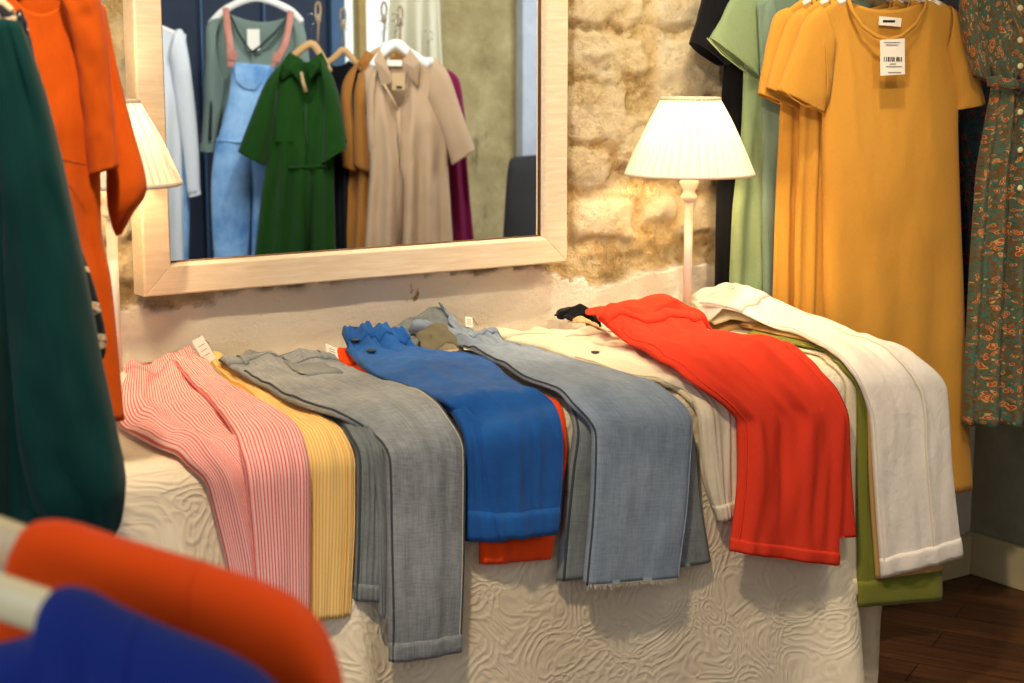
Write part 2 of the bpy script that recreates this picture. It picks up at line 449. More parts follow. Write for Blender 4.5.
# back wall as a relief of stones, mortar and plaster
def axis(a, b, fa, fb, fine, coarse):
    out = []; x = a
    while x < b:
        out.append(x); x += fine if fa <= x <= fb else coarse
    out.append(b); return out
STONES = []
def stone_px(x0, y0, x1, y1):
    a = on_y(x0, y1, 0); b = on_y(x1, y0, 0)
    STONES.append(((a.x+b.x)/2, (a.z+b.z)/2, abs(b.x-a.x)/2, abs(b.z-a.z)/2, random.random()))
for r in ((572,34,641,79), (654,40,722,100), (566,86,622,141), (566,150,606,186), (618,112,664,170), (572,-14,640,20), (652,-20,726,24),
          (676,196,722,232), (640,200,672,222), (572,200,632,240), (112,20,128,66), (100,74,140,120), (96,130,150,180), (96,196,150,240), (100,252,152,284), (172,284,250,306), (300,-60,380,-20)):
    stone_px(*r)
ZPK = []
for px, py in ((60, 316), (115, 306), (180, 305), (240, 286), (300, 280), (400, 273), (520, 266), (565, 272), (600, 284), (640, 272), (715, 262), (760, 262)):
    q_ = on_y(px, py, 0.); ZPK.append((q_.x, q_.z))
def wall_fields(x, z):
    zp = interp(ZPK, x)[0]
    zp += .012*fbm(x*11, 3.3, 0., 5) + .012*fbm(x*22, z*22, 7., 3)
    pl = smooth((zp - z)/.007 + .5)
    wx = x + .016*fbm(x*14, z*14, 5., 5); wz = z + .016*fbm(x*14, z*14, 9., 5)
    st = 0.
    for cx, cz, hx, hz, s in STONES:
        dx = (abs(wx-cx)-hx)/.009; dz = (abs(wz-cz)-hz)/.009
        if dx > 2 or dz > 2: continue
        r = math.hypot(max(dx+1.2, 0), max(dz+1.2, 0)) - 1.2
        st = max(st, smooth(.5 - r*.5))
    # blocks in regular courses beyond those drawn above
    if st < .2 and not (.12 < x < 1.0 and z > .8) and z > .95 and not (-1.5 < x < .3):
        row = math.floor(wz/.16); k = (wx + row*.17)/.24; fx = k - math.floor(k); fz = wz/.16 - row
        e = min(fx, 1-fx)*.24; g = min(fz, 1-fz)*.16
        st = max(st, smooth((min(e, g)-.012)/.012))
    h = .005 + .011*st + .010*fbm(x*12, z*15, 2., 4) + .0045*fbm(x*50, z*55, 4., 3)
    hp = .022 + .003*fbm(x*9, z*9, 1.)
    return lerp(h, hp, pl), st, pl
xs = axis(-4., 1.27, -1.42, .46, .0065, .06); zs = axis(-.05, H_CEIL, .70, 1.44, .0065, .06)
verts, st_, pl_, faces = [], [], [], []
for z in zs:
    for x in xs:
        h, s, p = wall_fields(x, z); verts.append(Vector((x, -h, z))); st_.append(s); pl_.append(p)
nx = len(xs)
for i in range(len(zs)-1):
    for j in range(nx-1): faces.append((i*nx+j, i*nx+j+1, (i+1)*nx+j+1, (i+1)*nx+j))
nb = len(verts)
# give the wall a real back
for x, z in ((xs[0], zs[0]), (xs[-1], zs[0]), (xs[-1], zs[-1]), (xs[0], zs[-1])): verts.append(Vector((x, .25, z)))
bot = list(range(nx)); top = [(len(zs)-1)*nx+j for j in range(nx)]
lef = [i*nx for i in range(len(zs))]; rig = [i*nx+nx-1 for i in range(len(zs))]
faces += [tuple(bot[::-1] + [nb, nb+1]), tuple(top + [nb+2, nb+3]), tuple(lef + [nb+3, nb]), tuple(rig[::-1] + [nb+1, nb+2]), (nb, nb+3, nb+2, nb+1)]
w = mk('wall_back', verts, faces, M['wall'], recalc=False)
for nm, data in (('stone', st_), ('plaster', pl_)):
    at_ = w.data.attributes.new(nm, 'FLOAT', 'POINT'); at_.data.foreach_set('value', data + [0.]*4)
struct(w)
struct(box('wall_right', (WX, -1.5, -.05), (WX+.2, .02, H_CEIL), M['sidewall']))
struct(box('floor', (-4, FY-.2, -.08), (4.2, .02, 0), M['floor']))
struct(box('ceiling', (-4, FY-.2, H_CEIL), (4.2, .25, H_CEIL+.1), M['ceiling']))
b = struct(box('baseboard_right', (WX-.022, -1.5, 0), (WX, -.024, .105), M['skirting'], bevel=.004))
b = struct(box('baseboard_back', (-1.0, -.05, 0), (WX-.023, -.026, .10), M['skirting'], bevel=.004))

# ------------------------------------------------------------------ table and cloth
ZT = .72; NF = .61; R0 = .035; ARC = .09; W1 = NF - R0
def prof(w_, off):
    """point (n, z) of a sheet lying off above the table, w_ metres from the wall"""
    if w_ < W1: return w_, ZT + off
    if w_ < W1 + ARC:
        a = (w_-W1)/ARC*PI/2
        return W1 + (R0+off)*math.sin(a), ZT - R0 + (R0+off)*math.cos(a)
    return NF + off, ZT - R0 - (w_-W1-ARC)
tb = thing('trestle_table', 'long narrow table hidden under an embossed white cloth against the stone wall', 'table', (-.6, -.33, 0))
box('table_top', (-1.75, -NF+.012, ZT-.035), (.30, -.06, ZT-.007), M['palewood'], tb, bevel=.004)
for x in (-1.45, .02):
    for y in (-.12, -.5): box('leg', (x-.02, y-.02, 0), (x+.02, y+.02, ZT-.036), M['palewood'], tb, bevel=.003)
    box('cross_bar', (x-.018, -.48, .2), (x+.018, -.14, .24), M['palewood'], tb, bevel=.003)

def tablecloth():
    rows = []; V = []
    S0, S1 = -1.78, .33
    nu = 150; wtot = W1 + ARC + ZT - R0 - .015
    U = [lerp(S0, S1, j/nu) for j in range(nu+1)]
    xr = on_y(850, 660, -.63).x; xe = on_y(890, 640, -.56).x
    for i in range(101):
        w_ = .03 + (wtot-.03)*i/100
        n, z = prof(w_, -.004)
        t = clamp((w_-W1-ARC)/(wtot-W1-ARC))            # 0 at edge .. 1 at floor
        row = []
        for s in U:
            d = 0.
            # long shallow folds
            d += .010*t*math.sin(s*9+1.) + .006*t*fbm(s*6, z*3)
            # narrow pleats at both ends of the front
            for px, wd, amp, t0 in ((180, .022, .05, -.05), (352, .035, .05, .1), (830, .034, .075, .36)):
                c = on_y(px, 620, -NF).x
                d += amp*smooth((t-t0)*1.6)*math.exp(-((s-c)/(wd*(.5+t)))**2)
            # right of the corner pleat the cloth swings back under the table
            k = smooth((s - on_y(846, 640, -NF).x)/.05)
            d -= .07*k*smooth((t-.3)*2)
            ss = s
            if s > .1:  # the right hand edge narrows toward the floor
                ss = s + (xe - S1)*smooth((t-.2)*1.6)*(s-.1)/(S1-.1)
            row.append(Vector((ss, -(n + max(d, -.2)*(1 if w_ > W1 else 0)), z)))
        rows.append(row); V.append(w_)
    o = loft('tablecloth', rows, M['tablecloth'], None, False, U=U, V=V, solid=.003, off=1.)
    return tag(o, 'white embossed quilted cloth falling over the front of the table under the trousers', 'tablecloth')
tablecloth()

# ------------------------------------------------------------------ trousers laid over the table edge
class Drape:
    def __init__(s, L, R, h, th, extra=None, edge=8, nmin=.05):
        s.nmin = nmin; s.h, s.th, s.extra, s.edge = h, th, extra, edge
        s.L = s.conv(L); s.R = s.conv(R)
        s.W = sum(abs(interp(s.R, w_)[0] - interp(s.L, w_)[0]) for w_ in (.3, .5, .7))/3
    def conv(s, keys):
        out = []
        for k in keys:
            px, py = k[0], k[1]
            if len(k) > 2:
                p = on_y(px, py, -(NF + s.h + s.th*.6)); out.append((W1+ARC+(ZT-R0-p.z), p.x, s.h))
            else:
                p = on_z(px, py, ZT + s.h + s.th); n = -p.y
                if n < (s.nmin+.05)/.75: n = max(s.nmin + .25*(n+.2), .045)
                if n > NF: n = NF
                p = on_y(px, py, -n)
                out.append((n, p.x, clamp(p.z - ZT - s.th, 0., .12)))
        out.sort(); r = [out[0]]
        for k in out[1:]:
            if k[0] > r[-1][0] + .012: r.append(k)
        return r
    def surf(s, u, t, off=0., side=1):
        w_ = lerp(lerp(s.L[0][0], s.R[0][0], u), lerp(s.L[-1][0], s.R[-1][0], u), t)
        sl, hl = interp(s.L, w_); sr, hr = interp(s.R, w_)
        hl = clamp(hl, 0, .14); hr = clamp(hr, 0, .14)
        x = lerp(sl, sr, u); h = lerp(hl, hr, u)
        bul = max(0., 1 - abs(2*u-1)**s.edge)**.5
        e = s.extra(u, w_, t) if s.extra else 0.
        if side > 0: o = h + s.th*(.35 + .65*bul) + e*bul**.5 + off
        else: o = h*(1 if w_ > .2 else 1) + s.th*.35*(1-bul) + .0015
        n, z = prof(w_, max(o, .001))
        return Vector((x, -n, z))
    def build(s, name, mat, parent, nu=26, nv=96, sub=0):
        rows, V = [], []
        for i in range(nv+1):
            t = i/nv
            r = [s.surf(j/nu, t) for j in range(nu+1)] + [s.surf(1-j/8, t, side=-1) for j in range(1, 8)]
            rows.append(r); V.append(t*(s.L[-1][0]-s.L[0][0]))
        U = [j/nu*s.W for j in range(nu+1)] + [s.W*(1-j/8) for j in range(1, 8)] + [0.]
        return loft(name, rows, mat, parent, True, (1, 1), U=U, V=V, sub=sub)
    def seam(s, name, u, mat, parent, t0=.0, t1=1., r=.0012, off=.0006, n=80):
        return tube(name, [s.surf(u, lerp(t0, t1, i/n), off) for i in range(n+1)], r, mat, parent, n=6)
    def band(s, name, t0, t1, mat, parent, off=.0022, nu=26, nv=5, u0=0., u1=1.):
        rows = []
        for i in range(nv+1):
            t = lerp(t0, t1, i/nv)
            o = off*(1 if 0 < i < nv else .2)
            rows.append([s.surf(lerp(u0, u1, j/nu), t, o) for j in range(nu+1)])
        U = [lerp(u0, u1, j/nu)*s.W for j in range(nu+1)]; V = [lerp(t0, t1, i/nv)*1. for i in range(nv+1)]
        return loft(name, rows, mat, parent, False, U=U, V=V, solid=.0015)
def wrinkle(a1=.004, a2=.002, seed=0., waist=.012, ridges=()):
    def f(u, w_, t):
        k = smooth(1 - (w_-.05)/.28)
        w_ = w_ if w_ < .58 else .58 + (w_-.58)*.32      # long vertical folds where the cloth hangs
        v = 1.4*a1*fbm(u*3+seed, w_*7+seed, seed) + 1.6*a2*nz(u*9, w_*26+seed, seed) + .8*a2*nz(u*4+w_*9, w_*19-u*3, seed+5.)
        v += waist*k*fbm(u*4+seed*2, w_*16, seed+3.)
        for u0, d, wd in ridges: v += d*math.exp(-((u-u0)/wd)**2)*smooth((w_-.15)/.2)
        return v
    return f
def root_of(name, label, dr, group='trousers laid over the table'):
    p = dr.surf(.5, .4); return thing(name, label, 'trousers', (p.x, p.y, ZT), group)
FF = 'F'
# orange trousers under the blue pair
d = Drape([(333,350),(352,366),(430,396),(472,424),(480,452,FF),(480,564,FF)], [(357,350),(425,353),(531,387),(556,396),(568,425,FF),(568,453,FF),(560,500,FF),(551,558,FF)], .0, .014, wrinkle(seed=3.))
r = root_of('trousers', 'orange trousers lying beneath the blue elasticated pair, orange hem hanging lower', d)
d.build('leg', M['orangecotton'], r); d.band('waistband', 0, .05, M['orangecotton'], r); d.band('hem', .95, 1., M['orangecotton'], r)
# yellow striped
d = Drape([(206,350),(232,378),(270,412),(294,432),(300,460,FF),(300,622,FF)], [(238,362),(287,397),(328,416),(349,430),(355,455,FF),(355,511,FF),(350,615,FF)], .0, .02, wrinkle(.003, .001, 5.))
r = root_of('trousers', 'yellow pinstriped trousers showing between the pink striped pair and grey jeans', d)
d.build('leg', M['yellowstripe'], r); d.band('waistband', 0, .04, M['yellowstripe'], r)
d.seam('side_seam', .80, M['yellowstripe'], r, .5, 1.); d.seam('crease_line', .97, M['yellowstripe'], r, .45, 1.)
# pink striped: wide under leg, then upper leg
d0 = Drape([(122,366),(124,420),(150,434),(186,454),(206,480,FF),(217,520,FF),(229,572,FF),(236,625,FF)], [(196,352),(220,384),(262,420),(285,440,FF),(300,520,FF),(300,620,FF)], .0, .024, wrinkle(.006, .002, 1., .02, ((.22, .010, .06), (.42, -.006, .05))))
r = root_of('trousers', 'pink and white striped trousers at the left end of the table', d0)
d0.build('leg', M['pink'], r, nu=34)
d1 = Drape([(170,352),(196,382),(222,410),(238,434),(246,470,FF),(252,540,FF),(258,622,FF)], [(198,350),(229,379),(276,405),(304,424),(312,448,FF),(312,519,FF),(311,612,FF)], .026, .016, wrinkle(.003, .0015, 2., .012))
d1.build('leg', M['pink'], r); 
d0.band('waistband', 0., .06, M['pink'], r, .004); d1.seam('side_seam', .03, M['pink'], r, .35, 1.)
# grey slim jeans
dl = Drape([(222,360),(289,398),(330,416),(350,428),(357,452,FF),(354,600,FF)], [(300,372),(345,396),(376,424),(384,446,FF),(386,520,FF),(381,601,FF)], .002, .018, wrinkle(.003, .0015, 8.))
r = root_of('jeans', 'grey slim jeans with one leg hanging lowest over the cloth', dl); r['category'] = 'jeans'
dl.build('leg', M['greyjean_dark'], r); dl.band('hem', .965, 1., M['greyjean_dark'], r); dl.seam('side_seam', .05, M['darkstitch'], r, .3, 1., .002)
dm = Drape([(260,362),(320,396),(356,418),(372,438,FF),(378,520,FF),(379,617,FF)], [(320,372),(356,396),(384,424),(392,446,FF),(392,520,FF),(391,619,FF)], .016, .008, wrinkle(.002, .001, 9.))
dm.build('leg', M['greyjean_dark'], r)
d = Drape([(218,354),(262,380),(291,396),(334,409),(368,421),(382,438),(387,462,FF),(388,500,FF),(390,662,FF)], [(334,354),(371,371),(422,387),(447,401),(461,418),(466,450,FF),(466,490,FF),(462,651,FF)], .022, .018, wrinkle(.004, .002, 11., .020, ((.5, .003, .12),)))
d.build('leg', M['greyjean'], r, nu=34); d.band('waistband', 0, .05, M['greyjean'], r, .004)
d.band('hem', .965, 1., M['greyjean'], r, .003); d.seam('side_seam', .03, M['darkstitch'], r, .12, 1., .0018); d.seam('inseam', .96, M['darkstitch'], r, .3, 1., .0014); d.seam('stitch_line', .93, M['stitch'], r, .4, 1., .0008)
for u in (.15, .5, .85): d.band('belt_loop', 0, .06, M['greyjean'], r, .008, 4, 4, u-.02, u+.02)
d.band('back_pocket', .09, .22, M['greyjean_dark'], r, .003, 10, 6, .42, .74)
# blue trousers
dl = Drape([(345,345),(373,370),(430,393),(458,410),(466,440,FF),(466,541,FF)], [(372,348),(430,376),(470,404),(488,430,FF),(497,480,FF),(506,541,FF)], .014, .016, wrinkle(.003, .001, 14.))
r = root_of('trousers', 'bright blue trousers with gathered elastic waist and turned-up hem', dl)
dl.build('leg', M['bluejean'], r); dl.band('hem', .93, 1., M['bluejean'], r, .003)
def gather(seed):
    g0 = wrinkle(.004, .002, seed, .012, ((.35, .004, .08),))
    def f(u, w_, t):
        return g0(u, w_, t) + .0035*smooth(1-(t-.0)/.16)*math.sin(u*46+2.5*nz(u*5, 1.))+.004*smooth(1-t/.22)*math.sin(u*19+1.)
    return f
d = Drape([(342,329),(354,352),(376,369),(412,384),(446,397),(470,412),(482,440,FF),(487,490,FF),(497,540,FF)], [(402,328),(422,345),(458,350),(484,355),(513,374),(536,385),(556,394),(563,425,FF),(563,453,FF),(561,490,FF),(557,533,FF)], .022, .018, gather(15.))
d.build('leg', M['bluejean'], r, nu=60, nv=110); d.band('waistband', 0, .045, M['bluejean'], r, .005, 60); d.band('hem', .94, 1., M['bluejean'], r, .004)
d.seam('side_seam', .96, M['bluejean'], r, .2, 1., .0014)
for u, t in ((.12, .05), (.2, .13)):
    p = d.surf(u, t, .004); lathe('button', p, [(0, .0), (.008, .0), (.009, .002), (.006, .0035), (0, .003)], M['darkstitch'], r, 16)
# beige linen
dl = Drape([(500,336),(570,356),(640,378),(684,396),(699,425,FF),(700,460,FF),(717,522,FF)], [(590,332),(680,365),(715,384),(726,410,FF),(730,460,FF),(731,517,FF)], .0, .012, wrinkle(.003, .0015, 20.))
r = root_of('trousers', 'beige linen trousers between the pale wide denim pair and the red pair', dl)
dl.build('leg', M['cream'], r)
d = Drape([(482,330),(540,345),(612,366),(664,378),(688,396),(699,425,FF),(706,480,FF),(718,522,FF)], [(604,330),(640,343),(677,363),(718,378),(734,388),(738,412,FF),(738,460,FF),(735,516,FF)], .012, .014, wrinkle(.004, .002, 21., .016))
d.build('leg', M['beige'], r, nu=34); d.seam('side_seam', .03, M['cream'], r, .3, 1.); d.band('hem', .96, 1., M['beige'], r); d.band('waistband', 0, .05, M['beige'], r, .004)
p = d.surf(.28, .3, .002); lathe('button', p, [(0, 0), (.007, 0), (.008, .002), (0, .0035)], M['darkstitch'], r, 14)
# pale wide cropped denim
dl = Drape([(452,350),(483,354),(531,379),(560,391),(572,412),(573,440,FF),(568,470,FF),(557,581,FF)], [(530,352),(610,376),(664,392),(690,412),(696,440,FF),(702,500,FF),(712,562,FF)], .006, .014, wrinkle(.003, .001, 24.))
r = root_of('jeans', 'pale blue grey wide cropped jeans with frayed hem in the middle of the table', dl); r['category'] = 'jeans'
dl.build('leg', M['greyjean_dark'], r, nu=34); dl.seam('side_seam', .03, M['darkstitch'], r, .15, 1., .002); dl.seam('side_seam', .19, M['darkstitch'], r, .3, 1., .0016)
d = Drape([(408,326),(452,338),(498,358),(536,378),(566,388),(586,404),(593,436,FF),(592,480,FF),(584,585,FF)], [(494,334),(530,344),(577,357),(613,367),(664,379),(684,394),(693,424,FF),(690,480,FF),(679,578,FF)], .022, .016, wrinkle(.003, .0015, 25., .022))
d.build('leg', M['paledenim'], r, nu=36); d.band('waistband', 0, .05, M['paledenim'], r, .006); d.seam('side_seam', .02, M['darkstitch'], r, .1, 1., .0016); d.seam('side_seam', .975, M['paledenim'], r, .1, 1., .0014)
# frayed hem : short threads
fv, ff = [], []
for k in range(90):
    p = d.surf(lerp(.01, .99, k/89), 1., .0); q = p + Vector((random.uniform(-.003, .003), -.002, -random.uniform(.003, .009))); b0 = len(fv)
    fv += [p+Vector((-.0012, -.001, .002)), p+Vector((.0012, -.001, .002)), q+Vector((.0006, 0, 0)), q+Vector((-.0006, 0, 0)), p+Vector((0, .001, .002)), q+Vector((0, .0008, 0))]
    ff += [(b0, b0+1, b0+2, b0+3), (b0+1, b0+4, b0+5, b0+2), (b0+4, b0, b0+3, b0+5)]
fr = mk('frayed_threads', fv, ff, M['stitch'], r); fr['kind'] = 'stuff'
# crumpled fly standing up at the waist of that pair
def crumple(name, pts, wid, mat, parent, seed, amp=.012, thick=.003, drop=0.):
    rows = []
    path = resample(pts, 26)
    for i, (px, py, n, up) in enumerate(path):
        c = on_y(px, py, -n)
        rows.append([c + Vector((.012*nz(i*.3, j*.5, seed), -wid*(j/10-.5) + amp*nz(i*.25, j*.35, seed+4), up*(1-abs(j/5-1)**2) + amp*nz(i*.22+seed, j*.4) - drop*(j/10)**1.3)) for j in range(11)])
    return loft(name, rows, mat, parent, False, U=[j*.01 for j in range(11)], V=[i*.01 for i in range(26)], solid=thick, sub=1)
crumple('fly', [(402,330,.08,.0),(412,324,.08,.004),(428,316,.085,.006),(444,311,.09,.006),(456,316,.09,.004)], .07, M['greyjean_dark'], r, 2., .010, drop=.055)
crumple('lining', [(420,336,.13,.0),(434,329,.13,.003),(446,326,.13,.004),(460,338,.14,.002)], .045, M['lining'], r, 3., .005, drop=.03)
crumple('waist_fold', [(447,304,.09,.0),(454,314,.095,.004),(468,326,.10,.006),(486,334,.105,.004),(504,340,.11,.0)], .06, M['paledenim'], r, 6., .010, drop=.05)
# coral red
dl = Drape([(655,334),(690,352),(732,382),(738,420,FF),(739,470,FF),(744,540,FF)], [(730,330),(790,340),(826,362),(846,386),(851,420,FF),(853,470,FF),(858,537,FF)], .026, .016, wrinkle(.004, .002, 31.))
r = root_of('trousers', 'coral red flowing trousers spread between the beige pair and the cream stack', dl)
dl.build('leg', M['red'], r, nu=34)
d = Drape([(598,312),(632,338),(678,360),(722,377),(735,392),(739,425,FF),(739,475,FF),(731,551,FF)], [(703,312),(716,328),(742,331),(777,333),(803,350),(826,363),(842,382),(846,420,FF),(845,470,FF),(841,566,FF)], .034, .022, wrinkle(.008, .003, 33., .026, ((.12, .007, .05), (.40, -.004, .08), (.62, .006, .09), (.85, -.006, .07))), nmin=.19)
d.build('leg', M['red'], r, nu=48, nv=110); d.band('waistband', 0, .05, M['red'], r, .006, 40); d.band('hem', .965, 1., M['red'], r, .002, 40)
d.seam('side_seam', .05, M['red'], r, .1, 1., .0016)
crumple('waist_ruffle', [(597,314,.20,.0),(614,308,.20,.012),(634,308,.205,.008),(658,302,.21,.014),(684,304,.215,.012),(705,322,.23,.004)], .07, M['red'], r, 9., .016, drop=.02)
# the stack at the right end : ecru, olive, tan, cream white
d = Drape([(712,331),(770,344),(812,352),(838,366),(846,395,FF),(842,500,FF),(838,598,FF)], [(806,326),(838,336),(890,354),(925,372),(934,410,FF),(936,500,FF),(934,590,FF)], .0, .006, wrinkle(.002, .001, 40.))
r = root_of('trousers', 'ecru trousers at the bottom of the right-hand stack', d)
d.build('leg', M['cream'], r); d.band('hem', .96, 1., M['cream'], r)
d = Drape([(746,332),(772,339),(815,347),(846,364),(857,395,FF),(857,470,FF),(858,607,FF)], [(806,322),(838,334),(890,352),(926,368),(938,410,FF),(941,500,FF),(942,600,FF)], .006, .006, wrinkle(.002, .001, 41.))
r = root_of('trousers', 'olive green trousers hanging lowest in the right-hand stack', d)
d.build('leg', M['olive'], r); d.band('hem', .94, 1., M['olive'], r); d.seam('side_seam', .1, M['olive'], r, .2, 1., .0012)
d = Drape([(738,324),(770,331),(818,342),(852,362),(867,395,FF),(869,470,FF),(876,579,FF)], [(800,318),(838,331),(890,349),(928,365),(940,410,FF),(944,500,FF),(944,570,FF)], .012, .006, wrinkle(.002, .001, 42., .014))
r = root_of('trousers', 'tan cotton trousers folded just beneath the cream white pair', d)
d.build('leg', M['tan'], r); d.band('waistband', 0, .05, M['tan'], r, .005)
crumple('rolled_waist', [(699,316,.15,.0),(714,311,.155,.008),(738,315,.17,.012),(762,325,.21,.010),(788,336,.26,.004)], .09, M['cream'], r, 12., .010, .010, drop=.012); crumple('rolled_waist', [(702,326,.14,.0),(718,322,.145,.008),(740,326,.16,.012),(764,333,.21,.008),(786,340,.26,.002)], .10, M['tan'], r, 13., .008, .010, drop=.010)
d = Drape([(699,299),(742,309),(785,327),(822,342),(848,356),(863,382),(871,420,FF),(874,469,FF),(882,578,FF)], [(744,285),(784,300),(825,317),(882,337),(918,346),(938,360),(949,390,FF),(954,469,FF),(964,556,FF)], .018, .014, wrinkle(.004, .002, 43., .016, ((.62, .005, .03), (.5, -.003, .06))), nmin=.15)
r = root_of('trousers', 'cream white linen trousers on top of the right-hand stack', d)
d.build('leg', M['white'], r, nu=36); d.band('waistband', 0, .05, M['white'], r, .005); crumple('waist_fold', [(697,303,.165,.0),(708,295,.165,.010),(724,290,.165,.012),(742,287,.165,.006),(756,294,.17,.002)], .07, M['white'], r, 17., .012, .006, drop=.03); d.seam('side_seam', .03, M['white'], r, .1, 1.); d.seam('crease_line', .60, M['cream'], r, .3, 1., .001); d.band('hem', .955, 1., M['white'], r)

# black garment with a label behind the red waist
bl = thing('folded_top', 'small black folded top with a pale label behind the red trousers', 'top', on_y(582, 326, -.1))
crumple('body', [(562,318,.08,.0),(574,314,.08,.014),(590,320,.09,.016),(604,330,.1,.006)], .06, M['black'], bl, 20., .01, .006)
crumple('lining', [(572,322,.11,.0),(582,322,.12,.008),(594,328,.12,.008),(602,333,.12,.002)], .03, M['kraft'], bl, 22., .006)
# swing tags lying at the waists
def swing_tag(px, py, n, w_, h_, lab, tilt=(0, 0, 0), mat='paper'):
    c = on_y(px, py, -n); t = thing('price_tag', lab, 'tag', c, 'price tags on the trousers')
    m = Euler([math.radians(a) for a in tilt]).to_matrix()
    ux = m @ Vector((1, 0, 0)); uy = m @ Vector((0, 0, 1)); nn = ux.cross(uy)
    card('tag_card', c, ux, uy, w_, h_, .0012, M[mat], t)
    for k in range(3): card('print_line', c + uy*(h_*(.2-.2*k)) + nn*.0010 , ux, uy, w_*.55, .0009, .0006, M['inkgrey'], t)
    tube('string', [c + uy*h_*.45, c + uy*h_*.55 + ux*.006, c + uy*h_*.3 + ux*.02 - Vector((0, 0, .01))], .0006, M['cord'], t, 5)
swing_tag(204, 350, .13, .022, .045, 'pale price tag standing behind the pink striped trousers', (-20, -22, 10))
swing_tag(332, 352, .14, .024, .03, 'white price tag between the grey jeans and blue waistband', (-50, 25, 0))
swing_tag(610, 327, .135, .045, .022, 'white price tag beside the red trousers waist', (-40, 18, 0))
swing_tag(469, 322, .09, .016, .02, 'tiny white tag behind the pale denim waist', (-20, 10, 0))
swing_tag(590, 314, .075, .030, .016, 'cream paper tag lying over the small black top', (-55, 14, 0))

# ------------------------------------------------------------------ mirror
mir = thing('wall_mirror', 'large mirror in a pale limed wood frame hung on the stone wall', 'mirror', on_y(360, 280, -.06))
YM = -.050       # glass plane
YB = -.022
# outer corners in the mirror plane
blc = on_y(143.5, 297, YM-.016); brc = on_y(566, 262, YM-.016)
x0, x1 = blc.x, brc.x; zb = (blc.z + brc.z)/2; z1 = zb + .98
skew = (brc.z-blc.z)
zbl, zbr = blc.z, brc.z
fw = .0535
def stile(a, b, c, d_):
    """one mitred member: outer a-b, inner c-d (x,z), bevelled section"""
    sec = [(0, YB), (0, YM-.018), (.05, YM-.021), (.90, YM-.019), (.95, YM-.014), (1., YM-.002), (1., YB)]
    rows = []
    for (o, i) in ((a, c), (b, d_)):
        rows.append([Vector((lerp(o[0], i[0], k), y, lerp(o[1], i[1], k))) for k, y in sec])
    mk('frame_rail', [p for r_ in rows for p in r_], [(j, (j+1) % 7, 7+(j+1) % 7, 7+j) for j in range(7)] + [tuple(range(7)), tuple(range(7, 14))], M['palewood'], mir, smooth_=False, bevel=.0015)
A, B_, C_, D_ = (x0, zbl), (x1, zbr), (x1, z1), (x0, z1)
a, b, c, e = (x0+fw, zbl+fw), (x1-fw, zbr+fw), (x1-fw, z1-fw), (x0+fw, z1-fw)
stile(A, B_, a, b); stile(B_, C_, b, c); stile(C_, D_, c, e); stile(D_, A, e, a)
g = .004
mk('mirror_glass', [Vector((p[0], YM, p[1])) for p in ((x0+fw-g, zbl+fw-g), (x1-fw+g, zbr+fw-g), (x1-fw+g, z1-fw+g), (x0+fw-g, z1-fw+g))] + [Vector((p[0], YM+.004, p[1])) for p in ((x0+fw-g, zbl+fw-g), (x1-fw+g, zbr+fw-g), (x1-fw+g, z1-fw+g), (x0+fw-g, z1-fw+g))],
   [(0,1,2,3),(7,6,5,4),(0,4,5,1),(1,5,6,2),(2,6,7,3),(3,7,4,0)], M['mirror'], mir, smooth_=False)
for (p, q) in ((a, b), (b, c), (c, e), (e, a)):
    P0, P1 = Vector((p[0], YM-.002, p[1])), Vector((q[0], YM-.002, q[1]))
    tube('rebate_line', [P0, P1], .0022, M['darkwood'], mir, 6)

# ------------------------------------------------------------------ lamps
def lamp(cx, cy, zs_, label, k_=1.):
    z0 = ZT + .004
    t = thing('table_lamp', label, 'lamp', (cx, cy, z0), 'pleated table lamps')
    c = (cx, cy, z0)
    zb_ = zs_ - z0          # height of shade bottom
    lathe('base', c, [(0, 0), (.050, 0), (.053, .006), (.048, .014), (.034, .020), (.022, .030), (.012, .045)], M['lampwhite'], t, 32)
    lathe('stem', c, [(.0085, .04), (.0085, zb_-.05)], M['lampwhite'], t, 20)
    lathe('candle_cup', c, [(.0085, zb_-.055), (.016, zb_-.050), (.017, zb_-.044), (.011, zb_-.036), (.013, zb_-.030), (.020, zb_-.016), (.013, zb_-.004), (.010, zb_+.03)], M['lampwhite'], t, 24)
    hs = .148*k_; rb, rt = .126*k_, .056*k_
    n = 264; rows = []
    U = [j/n for j in range(n+1)]; V = []
    for i in range(13):
        k = i/12; z = zb_ + hs*k; r0 = lerp(rb, rt, k) + .004*math.sin(PI*k)
        row = []
        for j in range(n):
            a_ = 2*PI*j/n
            ph = j*44/n + .35*math.sin(a_*5+1)*k
            pl_ = abs((ph % 1)*2-1)
            r_ = r0 + (pl_-.5)*lerp(.008, .0055, k)
            row.append(Vector((cx + r_*math.cos(a_ + .05*k), cy + r_*math.sin(a_+.05*k), z0+z)))
        rows.append(row); V.append(k)
    loft('lamp_shade', rows, M['shade'], t, True, U=U, V=V)
    for nm, r_, z in (('shade_trim', rb+.001, zb_), ('shade_trim', rt+.001, zb_+hs)):
        tube(nm, [Vector((cx+r_*math.cos(2*PI*j/48), cy+r_*math.sin(2*PI*j/48), z0+z)) for j in range(49)], .0035, M['shadetrim'], t, 8, caps=(0, 0))
    lathe('bulb', c, [(.010, zb_+.03), (.014, zb_+.045), (.027, zb_+.07), (.030, zb_+.085), (.024, zb_+.105), (.010, zb_+.115), (0, zb_+.117)], M['bulb'], t, 20)
    for k in range(3):
        a_ = 2*PI*k/3
        tube('shade_spoke', [Vector((cx+.011*math.cos(a_), cy+.011*math.sin(a_), z0+zb_+.028)), Vector((cx+rb*.93*math.cos(a_), cy+rb*.93*math.sin(a_), z0+zb_+.012))], .0014, M['lampwhite'], t, 6)
    return t
p = on_y(689.5, 172, -.165); lamp(p.x, p.y, p.z - .004, 'lit table lamp with pleated cream shade right of the mirror')
zl = p.z - .004
